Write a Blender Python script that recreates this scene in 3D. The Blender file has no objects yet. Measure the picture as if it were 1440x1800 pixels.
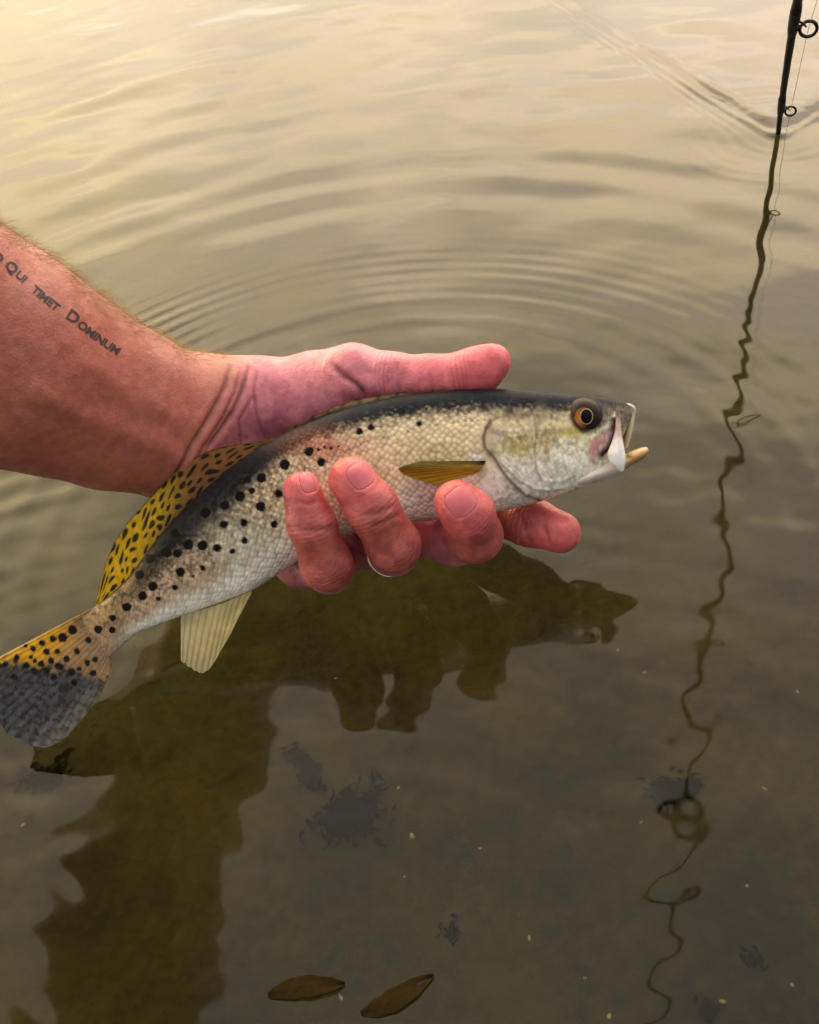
import bpy, bmesh, math, random
import numpy as np
from mathutils import Vector, Matrix
from mathutils.bvhtree import BVHTree

sc = bpy.context.scene
random.seed(7)
RNG = np.random.default_rng(11)

# ------------------------------------------------------------------ camera
CAM_H, PITCH, ROLL, FOC = 0.356, math.radians(44), math.radians(9), 1700.0
_f = np.array([0, math.cos(PITCH), -math.sin(PITCH)])
_u = np.array([0, math.sin(PITCH), math.cos(PITCH)])
_x = np.array([1.0, 0, 0])
CX = _x * math.cos(ROLL) - _u * math.sin(ROLL)
CU = _x * math.sin(ROLL) + _u * math.cos(ROLL)
CF = _f
CO = np.array([0, 0, CAM_H])
cam_d = bpy.data.cameras.new('camera')
cam_d.sensor_width = 36
cam_d.sensor_fit = 'AUTO'
cam_d.lens = 36 * FOC / 1800
cam_d.clip_start = 0.01
cam_d.clip_end = 5000
cam = bpy.data.objects.new('camera', cam_d)
sc.collection.objects.link(cam)
cam.matrix_world = Matrix([[CX[0], CU[0], -CF[0], CO[0]], [CX[1], CU[1], -CF[1], CO[1]],
                           [CX[2], CU[2], -CF[2], CO[2]], [0, 0, 0, 1]])
sc.camera = cam

# ------------------------------------------------------------------ sky, sun, exposure
SUN_EL, SUN_AZ = math.radians(9), math.radians(-38)      # azimuth from +Y, negative = to the left
w = bpy.data.worlds.new('World')
sc.world = w
w.use_nodes = True
nt = w.node_tree
nt.nodes.clear()
N = nt.nodes.new
out = N('ShaderNodeOutputWorld')
bg = N('ShaderNodeBackground')
sky = N('ShaderNodeTexSky')
sky.sky_type = 'NISHITA'
sky.sun_disc = False
sky.sun_elevation = SUN_EL
sky.sun_rotation = SUN_AZ
sky.air_density = 1.0
sky.dust_density = 4.0
sky.ozone_density = 0.6
# an evening veil of thin cloud: glowing over the sunset side, dull grey behind the camera
L = nt.links.new
tc = N('ShaderNodeTexCoord')
sep = N('ShaderNodeSeparateXYZ')
L(tc.outputs['Generated'], sep.inputs[0])
el = N('ShaderNodeValToRGB')                       # brightness of the glow against height (z of the direction)
el.color_ramp.interpolation = 'B_SPLINE'
cr = el.color_ramp.elements
cr[0].position = 0.0; cr[0].color = (0.50, 0.50, 0.50, 1)
cr[1].position = 1.0; cr[1].color = (0.05, 0.05, 0.05, 1)
for p_, v_ in ((0.22, 0.40), (0.31, 0.70), (0.41, 1.12), (0.54, 0.88), (0.70, 0.34), (0.84, 0.09)):
    q_ = cr.new(p_); q_.color = (v_, v_, v_, 1)
L(sep.outputs['Z'], el.inputs['Fac'])
dt = N('ShaderNodeVectorMath'); dt.operation = 'DOT_PRODUCT'
dt.inputs[1].default_value = (-0.25, 0.968, 0)
L(tc.outputs['Generated'], dt.inputs[0])
azm = N('ShaderNodeMapRange'); azm.interpolation_type = 'SMOOTHSTEP'
azm.inputs['From Min'].default_value = -0.25; azm.inputs['From Max'].default_value = 0.75
L(dt.outputs['Value'], azm.inputs['Value'])
glow = N('ShaderNodeMath'); glow.operation = 'MULTIPLY'
L(el.outputs['Color'], glow.inputs[0]); L(azm.outputs[0], glow.inputs[1])
mp = N('ShaderNodeMapping')
mp.inputs['Scale'].default_value = (1.0, 1.0, 3.4)
nz = N('ShaderNodeTexNoise')
nz.inputs['Scale'].default_value = 3.0
nz.inputs['Detail'].default_value = 6
nz.inputs['Distortion'].default_value = 0.7
L(tc.outputs['Generated'], mp.inputs['Vector']); L(mp.outputs['Vector'], nz.inputs['Vector'])
cl = N('ShaderNodeMapRange')
cl.inputs['From Min'].default_value = 0.3; cl.inputs['From Max'].default_value = 0.7
cl.inputs['To Min'].default_value = 0.66; cl.inputs['To Max'].default_value = 1.26
L(nz.outputs['Fac'], cl.inputs['Value'])
g2_ = N('ShaderNodeMath'); g2_.operation = 'MULTIPLY'
L(glow.outputs[0], g2_.inputs[0]); L(cl.outputs[0], g2_.inputs[1])
side = N('ShaderNodeMapRange')                     # more golden to the left, more rose-grey to the right
side.inputs['From Min'].default_value = -0.45; side.inputs['From Max'].default_value = 0.45
L(sep.outputs['X'], side.inputs['Value'])
gc = N('ShaderNodeMix'); gc.data_type = 'RGBA'
gc.inputs[6].default_value = (59, 44, 19, 1)
gc.inputs[7].default_value = (52, 39, 26, 1)
nz2 = N('ShaderNodeTexNoise'); nz2.inputs['Scale'].default_value = 4.2; nz2.inputs['Detail'].default_value = 3
L(mp.outputs['Vector'], nz2.inputs['Vector'])
tint = N('ShaderNodeMath'); tint.operation = 'MULTIPLY_ADD'; tint.use_clamp = True
tint.inputs[1].default_value = 2.2
off_ = N('ShaderNodeMath'); off_.operation = 'SUBTRACT'; off_.inputs[1].default_value = 1.1
L(nz2.outputs['Fac'], tint.inputs[0]); L(side.outputs[0], off_.inputs[0]); L(off_.outputs[0], tint.inputs[2])
L(tint.outputs[0], gc.inputs[0])
gs = N('ShaderNodeVectorMath'); gs.operation = 'SCALE'
L(gc.outputs[2], gs.inputs[0]); L(g2_.outputs[0], gs.inputs['Scale'])
ba = N('ShaderNodeVectorMath'); ba.operation = 'ADD'
dusk = N('ShaderNodeMapRange'); dusk.interpolation_type = 'SMOOTHSTEP'     # the side away from the sunset is darker
dusk.inputs['From Min'].default_value = -0.95; dusk.inputs['From Max'].default_value = 0.10
dusk.inputs['To Min'].default_value = 0.42; dusk.inputs['To Max'].default_value = 1.0
L(dt.outputs['Value'], dusk.inputs['Value'])
bs_ = N('ShaderNodeVectorMath'); bs_.operation = 'SCALE'
bs_.inputs[0].default_value = (13.6, 13.0, 12.6)
L(dusk.outputs[0], bs_.inputs['Scale'])
L(bs_.outputs[0], ba.inputs[1])
L(gs.outputs[0], ba.inputs[0])
mix = N('ShaderNodeMix'); mix.data_type = 'RGBA'
mix.inputs[0].default_value = 0.96
L(sky.outputs['Color'], mix.inputs[6]); L(ba.outputs[0], mix.inputs[7])
L(mix.outputs[2], bg.inputs['Color'])
bg.inputs['Strength'].default_value = 0.1
L(bg.outputs[0], out.inputs['Surface'])

sun_d = bpy.data.lights.new('sun', 'SUN')
sun_d.energy = 1.5
sun_d.angle = math.radians(10)
sun_d.color = (1.0, 0.72, 0.40)
sun = bpy.data.objects.new('sun', sun_d)
sc.collection.objects.link(sun)
sdir = Vector((math.sin(SUN_AZ) * math.cos(SUN_EL), math.cos(SUN_AZ) * math.cos(SUN_EL), math.sin(SUN_EL)))
sun.rotation_euler = sdir.to_track_quat('Z', 'Y').to_euler()
sun.location = (-1, 1.5, 1)

vs = sc.view_settings
vs.view_transform = 'Standard'
vs.look = 'None'
vs.gamma = 1
vs.use_curve_mapping = False
vs.exposure = 0.0
sc.render.engine = 'CYCLES'
sc.cycles.use_denoising = True
sc.cycles.max_bounces = 10
sc.cycles.transmission_bounces = 8
sc.cycles.caustics_refractive = True
sc.cycles.caustics_reflective = True
sc.cycles.sample_clamp_indirect = 6

# ------------------------------------------------------------------ helpers
def cc(px, py, D):
    """photo pixel + distance along the lens axis -> camera-space metres (x, y, D)"""
    return np.array([(px - 720) / FOC * D, (900 - py) / FOC * D, D])

def to_world(P):
    P = np.asarray(P, float)
    return CO + P[..., 0:1] * CX + P[..., 1:2] * CU + P[..., 2:3] * CF

def to_cam(W):
    d = np.asarray(W, float) - CO
    return np.stack([d @ CX, d @ CU, d @ CF], -1)

def pix(P):
    P = np.asarray(P)
    return 720 + FOC * P[..., 0] / P[..., 2], 900 - FOC * P[..., 1] / P[..., 2]

def ray(px, py):
    return (px - 720) / FOC * CX + (900 - py) / FOC * CU + CF

def on_water(px, py, z=0.0):
    r = ray(px, py)
    return CO + r * ((z - CO[2]) / r[2])

BOTTOM = -0.17
def on_bottom(px, py):
    r = ray(px, py)
    W = CO + r * (-CO[2] / r[2])
    r = r / np.linalg.norm(r)
    h = r.copy(); h[2] = 0
    h = h / 1.333
    d = np.array([h[0], h[1], -math.sqrt(1 - h @ h)])
    return W + d * (BOTTOM / d[2])

def sstep(a, b, x):
    t = np.clip((x - a) / (b - a), 0, 1)
    return t * t * (3 - 2 * t)

def lerp(a, b, t):
    t = np.asarray(t)[..., None]
    return np.asarray(a) * (1 - t) + np.asarray(b) * t

def _hash(ix, iy, seed):
    n = (ix.astype(np.int64) * 374761393 + iy.astype(np.int64) * 668265263 + seed * 974711) & 0x7fffffff
    n = ((n ^ (n >> 13)) * 1274126177) & 0x7fffffff
    return ((n ^ (n >> 16)) & 0xffff) / 65535.0

def noise2(x, y, seed=0):
    ix, iy = np.floor(x), np.floor(y)
    fx, fy = x - ix, y - iy
    fx, fy = fx * fx * (3 - 2 * fx), fy * fy * (3 - 2 * fy)
    a = _hash(ix, iy, seed); b = _hash(ix + 1, iy, seed)
    c = _hash(ix, iy + 1, seed); d = _hash(ix + 1, iy + 1, seed)
    return (a * (1 - fx) + b * fx) * (1 - fy) + (c * (1 - fx) + d * fx) * fy

def fbm(x, y, seed=0, o=3):
    s, a, t = 0, 0.5, 0
    for i in range(o):
        s = s + a * noise2(x * 2 ** i, y * 2 ** i, seed + i * 17); t += a; a *= 0.5
    return s / t

def poly_dist(x, y, pts):
    """distance to a polyline and signed side"""
    best = np.full(x.shape, 1e9); sg = np.zeros(x.shape); tt = np.zeros(x.shape)
    n = len(pts) - 1
    for i in range(n):
        ax, ay = pts[i]; bx, by = pts[i + 1]
        dx, dy = bx - ax, by - ay
        t = np.clip(((x - ax) * dx + (y - ay) * dy) / (dx * dx + dy * dy), 0, 1)
        ex, ey = x - ax - t * dx, y - ay - t * dy
        d = np.hypot(ex, ey)
        m = d < best
        best = np.where(m, d, best); sg = np.where(m, np.sign(dx * ey - dy * ex), sg); tt = np.where(m, (i + t) / n, tt)
    return best, sg, tt

def inside_poly(x, y, pts):
    c = np.zeros(np.shape(x), bool)
    n = len(pts)
    for i in range(n):
        ax, ay = pts[i]; bx, by = pts[(i + 1) % n]
        if ay == by: continue
        c ^= ((ay > y) != (by > y)) & (x < (bx - ax) * (y - ay) / (by - ay) + ax)
    return c

def resample(pts, n, closed=False):
    """Catmull-Rom through rows of pts, n samples uniform in row index"""
    P = np.asarray(pts, float)
    u = np.linspace(0, len(P) - 1, n)
    i = np.clip(np.floor(u).astype(int), 0, len(P) - 2)
    t = (u - i)[:, None]
    g = lambda k: P[np.clip(k, 0, len(P) - 1)]
    p0, p1, p2, p3 = g(i - 1), g(i), g(i + 1), g(i + 2)
    return 0.5 * (2 * p1 + (p2 - p0) * t + (2 * p0 - 5 * p1 + 4 * p2 - p3) * t ** 2 + (3 * p1 - p0 - 3 * p2 + p3) * t ** 3)

def mesh_obj(name, V, F, mat, parent=None, origin=None, col=None, uv=None, smooth=True):
    """V world coordinates; origin = the object's location"""
    V = np.asarray(V, float)
    if origin is None:
        origin = np.array(parent.location) if parent is not None else V.mean(0)
    me = bpy.data.meshes.new(name)
    F = np.asarray(F) if not isinstance(F, list) else F
    if isinstance(F, np.ndarray):
        me.vertices.add(len(V)); me.vertices.foreach_set('co', (V - origin).astype(np.float32).ravel())
        k = F.shape[1]
        me.loops.add(F.size); me.polygons.add(len(F))
        me.loops.foreach_set('vertex_index', F.astype(np.int32).ravel())
        me.polygons.foreach_set('loop_start', np.arange(0, F.size, k, dtype=np.int32))
        me.update(calc_edges=True)
        me.validate()
    else:
        me.from_pydata((V - origin).tolist(), [], F)
        me.update()
    if smooth:
        me.polygons.foreach_set('use_smooth', np.ones(len(me.polygons), bool))
    if col is not None:
        a = me.attributes.new('Col', 'FLOAT_COLOR', 'POINT')
        c = np.ones((len(V), 4), np.float32); c[:, :3] = np.clip(col, 0, 1)
        a.data.foreach_set('color', c.ravel())
    if uv is not None:
        l = me.uv_layers.new(name='UVMap')
        vi = np.empty(len(me.loops), np.int32); me.loops.foreach_get('vertex_index', vi)
        l.data.foreach_set('uv', np.asarray(uv, np.float32)[vi].ravel())
    me.materials.append(mat)
    o = bpy.data.objects.new(name, me)
    sc.collection.objects.link(o)
    if parent is not None:
        o.parent = parent
        o.location = origin - np.array(parent.location)
    else:
        o.location = origin
    return o

def tag(o, label, cat, group=None):
    o['label'] = label; o['category'] = cat
    if group: o['group'] = group
    return o

def empty(name, loc):
    o = bpy.data.objects.new(name, None)
    o.empty_display_size = 0.02
    sc.collection.objects.link(o); o.location = loc
    return o

def grid_faces(nu, nv, wrap_v=False, off=0):
    i, j = np.meshgrid(np.arange(nu - 1), np.arange(nv if wrap_v else nv - 1), indexing='ij')
    j2 = (j + 1) % nv
    return np.stack([i * nv + j, i * nv + j2, (i + 1) * nv + j2, (i + 1) * nv + j], -1).reshape(-1, 4) + off

def tube(pts, radii, n=10):
    P = np.asarray(pts, float); R = np.broadcast_to(radii, (len(P),))
    T = np.gradient(P, axis=0); T /= np.linalg.norm(T, axis=1)[:, None]
    a = np.array([0, 0, 1.0]) if abs(T[0, 2]) < 0.9 else np.array([1.0, 0, 0])
    V = []
    for p, t, r in zip(P, T, R):
        s = np.cross(t, a); s /= np.linalg.norm(s); q = np.cross(s, t); a = q
        th = np.linspace(0, 2 * np.pi, n, endpoint=False)
        V.append(p + r * (np.cos(th)[:, None] * s + np.sin(th)[:, None] * q))
    V = np.concatenate(V)
    F = grid_faces(len(P), n, True)[:, ::-1].tolist()
    k = len(V)
    V = np.concatenate([V, P[:1], P[-1:]])
    for j in range(n):
        F.append([k, j, (j + 1) % n]); F.append([k + 1, (len(P) - 1) * n + (j + 1) % n, (len(P) - 1) * n + j])
    return V, F

def torus(c, R, r, nrm, n=28, m=10):
    nrm = np.asarray(nrm, float) / np.linalg.norm(nrm)
    a = np.cross(nrm, [0.3, 0.2, 1]); a /= np.linalg.norm(a); b = np.cross(nrm, a)
    V = []
    for i in range(n):
        t = 2 * math.pi * i / n; d = math.cos(t) * a + math.sin(t) * b
        for j in range(m):
            s = 2 * math.pi * j / m
            V.append(c + d * (R + r * math.cos(s)) + nrm * r * math.sin(s))
    F = [[i * m + j, ((i + 1) % n) * m + j, ((i + 1) % n) * m + (j + 1) % m, i * m + (j + 1) % m] for i in range(n) for j in range(m)]
    return np.array(V), F

# ------------------------------------------------------------------ materials
def new_mat(name):
    m = bpy.data.materials.new(name); m.use_nodes = True
    b = m.node_tree.nodes['Principled BSDF']
    return m, m.node_tree, b

def plain(name, col, rough=0.5, metal=0.0, **kw):
    m, t, b = new_mat(name)
    b.inputs['Base Color'].default_value = (*col, 1)
    b.inputs['Roughness'].default_value = rough
    b.inputs['Metallic'].default_value = metal
    for k, v in kw.items(): b.inputs[k.replace('_', ' ')].default_value = v
    return m

def noise_vary(t, b, col_socket, scale, amount, detail=4, coords='Object'):
    """multiply a colour by low contrast noise"""
    tc = t.nodes.new('ShaderNodeTexCoord'); n = t.nodes.new('ShaderNodeTexNoise')
    n.inputs['Scale'].default_value = scale; n.inputs['Detail'].default_value = detail
    mr = t.nodes.new('ShaderNodeMapRange')
    mr.inputs['From Min'].default_value = 0.3; mr.inputs['From Max'].default_value = 0.7
    mr.inputs['To Min'].default_value = 1 - amount; mr.inputs['To Max'].default_value = 1 + amount
    mx = t.nodes.new('ShaderNodeVectorMath'); mx.operation = 'SCALE'
    t.links.new(tc.outputs[coords], n.inputs['Vector'])
    t.links.new(n.outputs['Fac'], mr.inputs['Value'])
    t.links.new(col_socket, mx.inputs[0]); t.links.new(mr.outputs[0], mx.inputs['Scale'])
    t.links.new(mx.outputs[0], b.inputs['Base Color'])
    return n

def bump(t, b, height, strength, dist):
    bp = t.nodes.new('ShaderNodeBump')
    bp.inputs['Strength'].default_value = strength; bp.inputs['Distance'].default_value = dist
    t.links.new(height, bp.inputs['Height']); t.links.new(bp.outputs[0], b.inputs['Normal'])
    return bp

def vcol(t):
    a = t.nodes.new('ShaderNodeAttribute'); a.attribute_name = 'Col'
    return a.outputs['Color']

def mat_skin():
    m, t, b = new_mat('skin')
    noise_vary(t, b, vcol(t), 230, 0.14, 7)
    b.inputs['Subsurface Weight'].default_value = 0.22
    b.inputs['Subsurface Radius'].default_value = (0.006, 0.0022, 0.0012)
    b.inputs['Subsurface Scale'].default_value = 0.6
    tc = t.nodes.new('ShaderNodeTexCoord')
    rn = t.nodes.new('ShaderNodeTexNoise'); rn.inputs['Scale'].default_value = 70; rn.inputs['Detail'].default_value = 5
    t.links.new(tc.outputs['Object'], rn.inputs['Vector'])
    rm = t.nodes.new('ShaderNodeMapRange'); rm.inputs['From Min'].default_value = 0.3; rm.inputs['From Max'].default_value = 0.7
    rm.inputs['To Min'].default_value = 0.26; rm.inputs['To Max'].default_value = 0.52
    t.links.new(rn.outputs['Fac'], rm.inputs['Value']); t.links.new(rm.outputs[0], b.inputs['Roughness'])
    v = t.nodes.new('ShaderNodeTexVoronoi'); v.inputs['Scale'].default_value = 900
    n = t.nodes.new('ShaderNodeTexNoise'); n.inputs['Scale'].default_value = 420; n.inputs['Detail'].default_value = 4
    t.links.new(tc.outputs['Object'], v.inputs['Vector']); t.links.new(tc.outputs['Object'], n.inputs['Vector'])
    ad = t.nodes.new('ShaderNodeMath'); ad.operation = 'ADD'
    t.links.new(v.outputs['Distance'], ad.inputs[0]); t.links.new(n.outputs['Fac'], ad.inputs[1])
    bump(t, b, ad.outputs[0], 0.30, 0.0004)
    return m

def mat_fish():
    m, t, b = new_mat('fish_skin')
    uv = t.nodes.new('ShaderNodeUVMap'); uv.uv_map = 'UVMap'
    mp = t.nodes.new('ShaderNodeMapping'); mp.inputs['Scale'].default_value = (1 / 7.4, 1 / 5.7, 1); mp.inputs['Rotation'].default_value = (0, 0, math.radians(45))
    v = t.nodes.new('ShaderNodeTexVoronoi'); v.inputs['Scale'].default_value = 1.0; v.inputs['Randomness'].default_value = 0.5
    v.voronoi_dimensions = '2D'
    t.links.new(uv.outputs[0], mp.inputs[0]); t.links.new(mp.outputs[0], v.inputs['Vector'])
    am = t.nodes.new('ShaderNodeAttribute'); am.attribute_name = 'Scale'
    mr = t.nodes.new('ShaderNodeMapRange')
    mr.inputs['From Min'].default_value = 0.15; mr.inputs['From Max'].default_value = 0.75
    mr.inputs['To Min'].default_value = 1.20; mr.inputs['To Max'].default_value = 0.58
    t.links.new(v.outputs['Distance'], mr.inputs['Value'])
    one = t.nodes.new('ShaderNodeMix'); one.inputs[2].default_value = 1.0
    t.links.new(am.outputs['Fac'], one.inputs[0]); t.links.new(mr.outputs[0], one.inputs[3])
    rnd = t.nodes.new('ShaderNodeRGBToBW'); t.links.new(v.outputs['Color'], rnd.inputs[0])
    rr_ = t.nodes.new('ShaderNodeMapRange'); rr_.inputs['To Min'].default_value = 0.72; rr_.inputs['To Max'].default_value = 1.28
    t.links.new(rnd.outputs[0], rr_.inputs['Value'])
    mm_ = t.nodes.new('ShaderNodeMath'); mm_.operation = 'MULTIPLY'
    t.links.new(one.outputs[0], mm_.inputs[0]); t.links.new(rr_.outputs[0], mm_.inputs[1])
    sc_ = t.nodes.new('ShaderNodeVectorMath'); sc_.operation = 'SCALE'
    t.links.new(vcol(t), sc_.inputs[0]); t.links.new(mm_.outputs[0], sc_.inputs['Scale'])
    t.links.new(sc_.outputs[0], b.inputs['Base Color'])
    h = t.nodes.new('ShaderNodeMath'); h.operation = 'MULTIPLY'
    inv = t.nodes.new('ShaderNodeMath'); inv.operation = 'SUBTRACT'; inv.inputs[0].default_value = 1
    t.links.new(v.outputs['Distance'], inv.inputs[1]); t.links.new(inv.outputs[0], h.inputs[0]); t.links.new(am.outputs['Fac'], h.inputs[1])
    n = t.nodes.new('ShaderNodeTexNoise'); n.inputs['Scale'].default_value = 600
    ad = t.nodes.new('ShaderNodeMath'); ad.operation = 'MULTIPLY_ADD'; ad.inputs[1].default_value = 0.25
    t.links.new(n.outputs['Fac'], ad.inputs[0]); t.links.new(h.outputs[0], ad.inputs[2])
    bump(t, b, ad.outputs[0], 0.6, 0.0006)
    b.inputs['Roughness'].default_value = 0.34
    b.inputs['Metallic'].default_value = 0.0
    bw = t.nodes.new('ShaderNodeRGBToBW'); t.links.new(vcol(t), bw.inputs[0])      # silvery scales shine, the black back is dull
    for nm, k0, k1 in (('Specular IOR Level', 0.04, 0.95), ('Coat Weight', -0.05, 0.7)):
        mr_ = t.nodes.new('ShaderNodeMapRange'); mr_.inputs['To Min'].default_value = k0; mr_.inputs['To Max'].default_value = k1
        t.links.new(bw.outputs[0], mr_.inputs['Value']); t.links.new(mr_.outputs[0], b.inputs[nm])
    b.inputs['Coat Roughness'].default_value = 0.15
    return m

def mat_vcol(name, rough=0.4, coat=0.0, translucent=0.0, **kw):
    m, t, b = new_mat(name)
    c = vcol(t)
    t.links.new(c, b.inputs['Base Color'])
    b.inputs['Roughness'].default_value = rough
    b.inputs['Coat Weight'].default_value = coat
    b.inputs['Coat Roughness'].default_value = 0.05
    for k, v in kw.items(): b.inputs[k.replace('_', ' ')].default_value = v
    if translucent:
        tr = t.nodes.new('ShaderNodeBsdfTranslucent'); mx = t.nodes.new('ShaderNodeMixShader')
        mx.inputs[0].default_value = translucent
        t.links.new(c, tr.inputs['Color'])
        t.links.new(b.outputs[0], mx.inputs[1]); t.links.new(tr.outputs[0], mx.inputs[2])
        t.links.new(mx.outputs[0], t.nodes['Material Output'].inputs['Surface'])
    return m

def mat_water():
    m, t, b = new_mat('water')
    b.inputs['Base Color'].default_value = (0.82, 0.77, 0.36, 1)
    b.inputs['Transmission Weight'].default_value = 1
    b.inputs['Roughness'].default_value = 0.05
    b.inputs['IOR'].default_value = 1.333
    return m

def mat_bottom():
    m, t, b = new_mat('silty_sand')
    tc = t.nodes.new('ShaderNodeTexCoord')
    n = t.nodes.new('ShaderNodeTexNoise'); n.inputs['Scale'].default_value = 9; n.inputs['Detail'].default_value = 8; n.inputs['Roughness'].default_value = 0.62
    n2 = t.nodes.new('ShaderNodeTexNoise'); n2.inputs['Scale'].default_value = 160; n2.inputs['Detail'].default_value = 3
    r = t.nodes.new('ShaderNodeValToRGB')
    e = r.color_ramp.elements
    e[0].position = 0.38; e[0].color = (0.0060, 0.0054, 0.0006, 1)
    e[1].position = 0.66; e[1].color = (0.040, 0.032, 0.0034, 1)
    t.links.new(tc.outputs['Object'], n.inputs['Vector']); t.links.new(tc.outputs['Object'], n2.inputs['Vector'])
    ad = t.nodes.new('ShaderNodeMath'); ad.operation = 'MULTIPLY_ADD'; ad.inputs[1].default_value = 0.35
    sb = t.nodes.new('ShaderNodeMath'); sb.operation = 'SUBTRACT'; sb.inputs[1].default_value = 0.17
    t.links.new(n2.outputs['Fac'], ad.inputs[0]); t.links.new(n.outputs['Fac'], sb.inputs[0]); t.links.new(sb.outputs[0], ad.inputs[2])
    t.links.new(ad.outputs[0], r.inputs['Fac']); t.links.new(r.outputs[0], b.inputs['Base Color'])
    b.inputs['Roughness'].default_value = 0.9
    bump(t, b, ad.outputs[0], 0.5, 0.01)
    return m

M = dict(skin=mat_skin(), fish=mat_fish(),
         fin=mat_vcol('fin_membrane', 0.45, 0.0, 0.35, Specular_IOR_Level=0.2),
         mouth=mat_vcol('wet_jaw', 0.3, 0.4),
         eye=mat_vcol('eye', 0.3, 0.0, 0.0, Specular_IOR_Level=0.12),
         nail=mat_vcol('fingernail', 0.42, 0.0, 0.0, Subsurface_Weight=0.15, Specular_IOR_Level=0.25),
         ink=plain('tattoo_ink', (0.055, 0.036, 0.042), 0.55),
         hair=plain('arm_hair', (0.42, 0.24, 0.09), 0.45),
         water=mat_water(), bottom=mat_bottom(),
         rod=plain('black_graphite', (0.004, 0.0038, 0.0036), 0.5),
         guide=plain('dark_guide_metal', (0.006, 0.006, 0.006), 0.42),
         line=plain('fishing_line', (0.35, 0.36, 0.32), 0.3),
         metal=plain('ring_metal', (0.86, 0.80, 0.66), 0.12, 1.0),
         drop=plain('water_drop', (1, 1, 1), 0.0, 0.0, IOR=1.333, Transmission_Weight=1.0),
         shell=mat_vcol('shell', 0.5), weed=mat_vcol('weed', 0.9, 0.0, 0.0, Specular_IOR_Level=0.0), reflection_strip=mat_vcol('reflection_brown', 0.7, 0, 0, Specular_IOR_Level=0.04))

# ------------------------------------------------------------------ water
def wave_height(x, y):
    """height of the water surface, metres"""
    z = np.zeros_like(x)
    # rings round the hand and fish
    gx, gy = on_water(690, 930)[:2]
    dx, dy = x - gx, y - gy
    r = np.hypot(dx, dy); a = np.arctan2(dx, dy)
    def packet(r0, wdt, lam, slope, ph=0.0, a0=0.0, aw=9.0):
        k = 2 * math.pi / lam
        return slope / k * np.exp(-((r - r0) / wdt) ** 2) * np.sin(k * r + ph) * np.exp(-((a - a0) / aw) ** 2)
    wob = 1 + 0.35 * np.sin(2.3 * a + 1.0) + 0.2 * np.sin(5.1 * a)
    z += wob * packet(0.245, 0.045, 0.0135, 0.024)
    z += wob * packet(0.272, 0.040, 0.0125, 0.150, 0.4, -0.60, 0.34)
    z += packet(0.200, 0.040, 0.024, 0.030, 1.0)
    z += packet(0.40, 0.06, 0.055, 0.038, 0.6)
    z += packet(0.56, 0.10, 0.085, 0.022, 2.0)
    z += packet(0.80, 0.14, 0.12, 0.016, 0.3)
    z += packet(0.13, 0.05, 0.030, 0.010, 0.3)
    # little chop left of the fish, where the tail stirs the water
    tx, ty = on_water(60, 1150)[:2]
    rt = np.hypot(x - tx, y - ty)
    z += 0.085 / (2 * math.pi / 0.022) * np.exp(-((rt - 0.125) / 0.035) ** 2) * np.sin(2 * math.pi / 0.022 * rt) * np.exp(-((x + 0.26) / 0.09) ** 2)
    z += 0.020 / (2 * math.pi / 0.016) * np.exp(-((rt - 0.05) / 0.04) ** 2) * np.sin(2 * math.pi / 0.016 * rt)
    # long soft swell and small chop
    g = np.random.default_rng(5)
    for i in range(16):
        lam = 0.05 * 1.17 ** i
        th = g.uniform(-0.9, 0.9) + (math.pi / 2)
        sl = 0.0060 if lam < 0.16 else 0.0045
        k = 2 * math.pi / lam
        z += sl / k * np.sin(k * (x * math.cos(th) + y * math.sin(th)) + g.uniform(0, 6.3) + 0.6 * np.sin(9 * x + i))
    # short sideways ripples near the camera break up the mirror images
    near = (1 - sstep(0.30, 0.62, y)) * (1 - 0.35 * sstep(0.06, 0.14, x))
    for i in range(12):
        lam = g.uniform(0.011, 0.032)
        th = g.uniform(0.2, 1.5) if i % 3 else g.uniform(-0.3, 0.3) + 1.57
        k = 2 * math.pi / lam
        z += (0.15 + near) * 0.0076 / k * np.sin(k * (x * math.cos(th) + y * math.sin(th)) + g.uniform(0, 6.3) + 1.2 * np.sin(17 * x + 11 * y + i))
    # V-shaped wake trailing from the rod
    rx, ry = on_water(1368, 235)[:2]
    ang = math.radians(20)
    fx_, fy_ = math.sin(ang), math.cos(ang)
    s = (x - rx) * fx_ + (y - ry) * fy_          # along the wake, away from the camera
    q = (x - rx) * fy_ - (y - ry) * fx_
    bow = np.sqrt(q * q + 0.010 ** 2) - 0.010
    for sg, reach, dec in ((-1, 0.30, 0.165), (1, 0.3, 0.12)):
        wgt = sstep(-0.004, 0.004, sg * q)
        d = (s * 0.62 - bow) * 0.85 - 0.003       # distance behind the bow wave
        r_ = np.hypot(s, q)
        env = wgt * np.exp(-r_ / dec) * (0.8 + 0.4 * noise2(r_ * 60, d * 40, 3))
        z += env * 0.0040 * sstep(-0.003, 0.013, d) * np.exp(-np.maximum(d, 0) / 0.030)
        z += env * 0.0009 * np.exp(-((d + 0.004) / 0.0032) ** 2)
        z += env * 0.00040 * sstep(0.02, 0.06, r_) * np.exp(-((d + 0.012) / 0.010) ** 2) * np.sin(d * 2 * math.pi / 0.0085)
        z += env * 0.00030 * sstep(0.03, 0.10, r_) * np.exp(-((d - 0.004) / 0.012) ** 2) * np.sin(d * 2 * math.pi / 0.0075 + 3 * noise2(r_ * 40, r_ * 0, 5))
    rr = np.hypot(x - rx, y - ry)
    z += 0.0009 * np.exp(-(rr / 0.007) ** 2)
    z += 0.00004 * np.exp(-((rr - 0.05) / 0.04) ** 2) * np.sin(rr * 2 * math.pi / 0.013)
    return z

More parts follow.
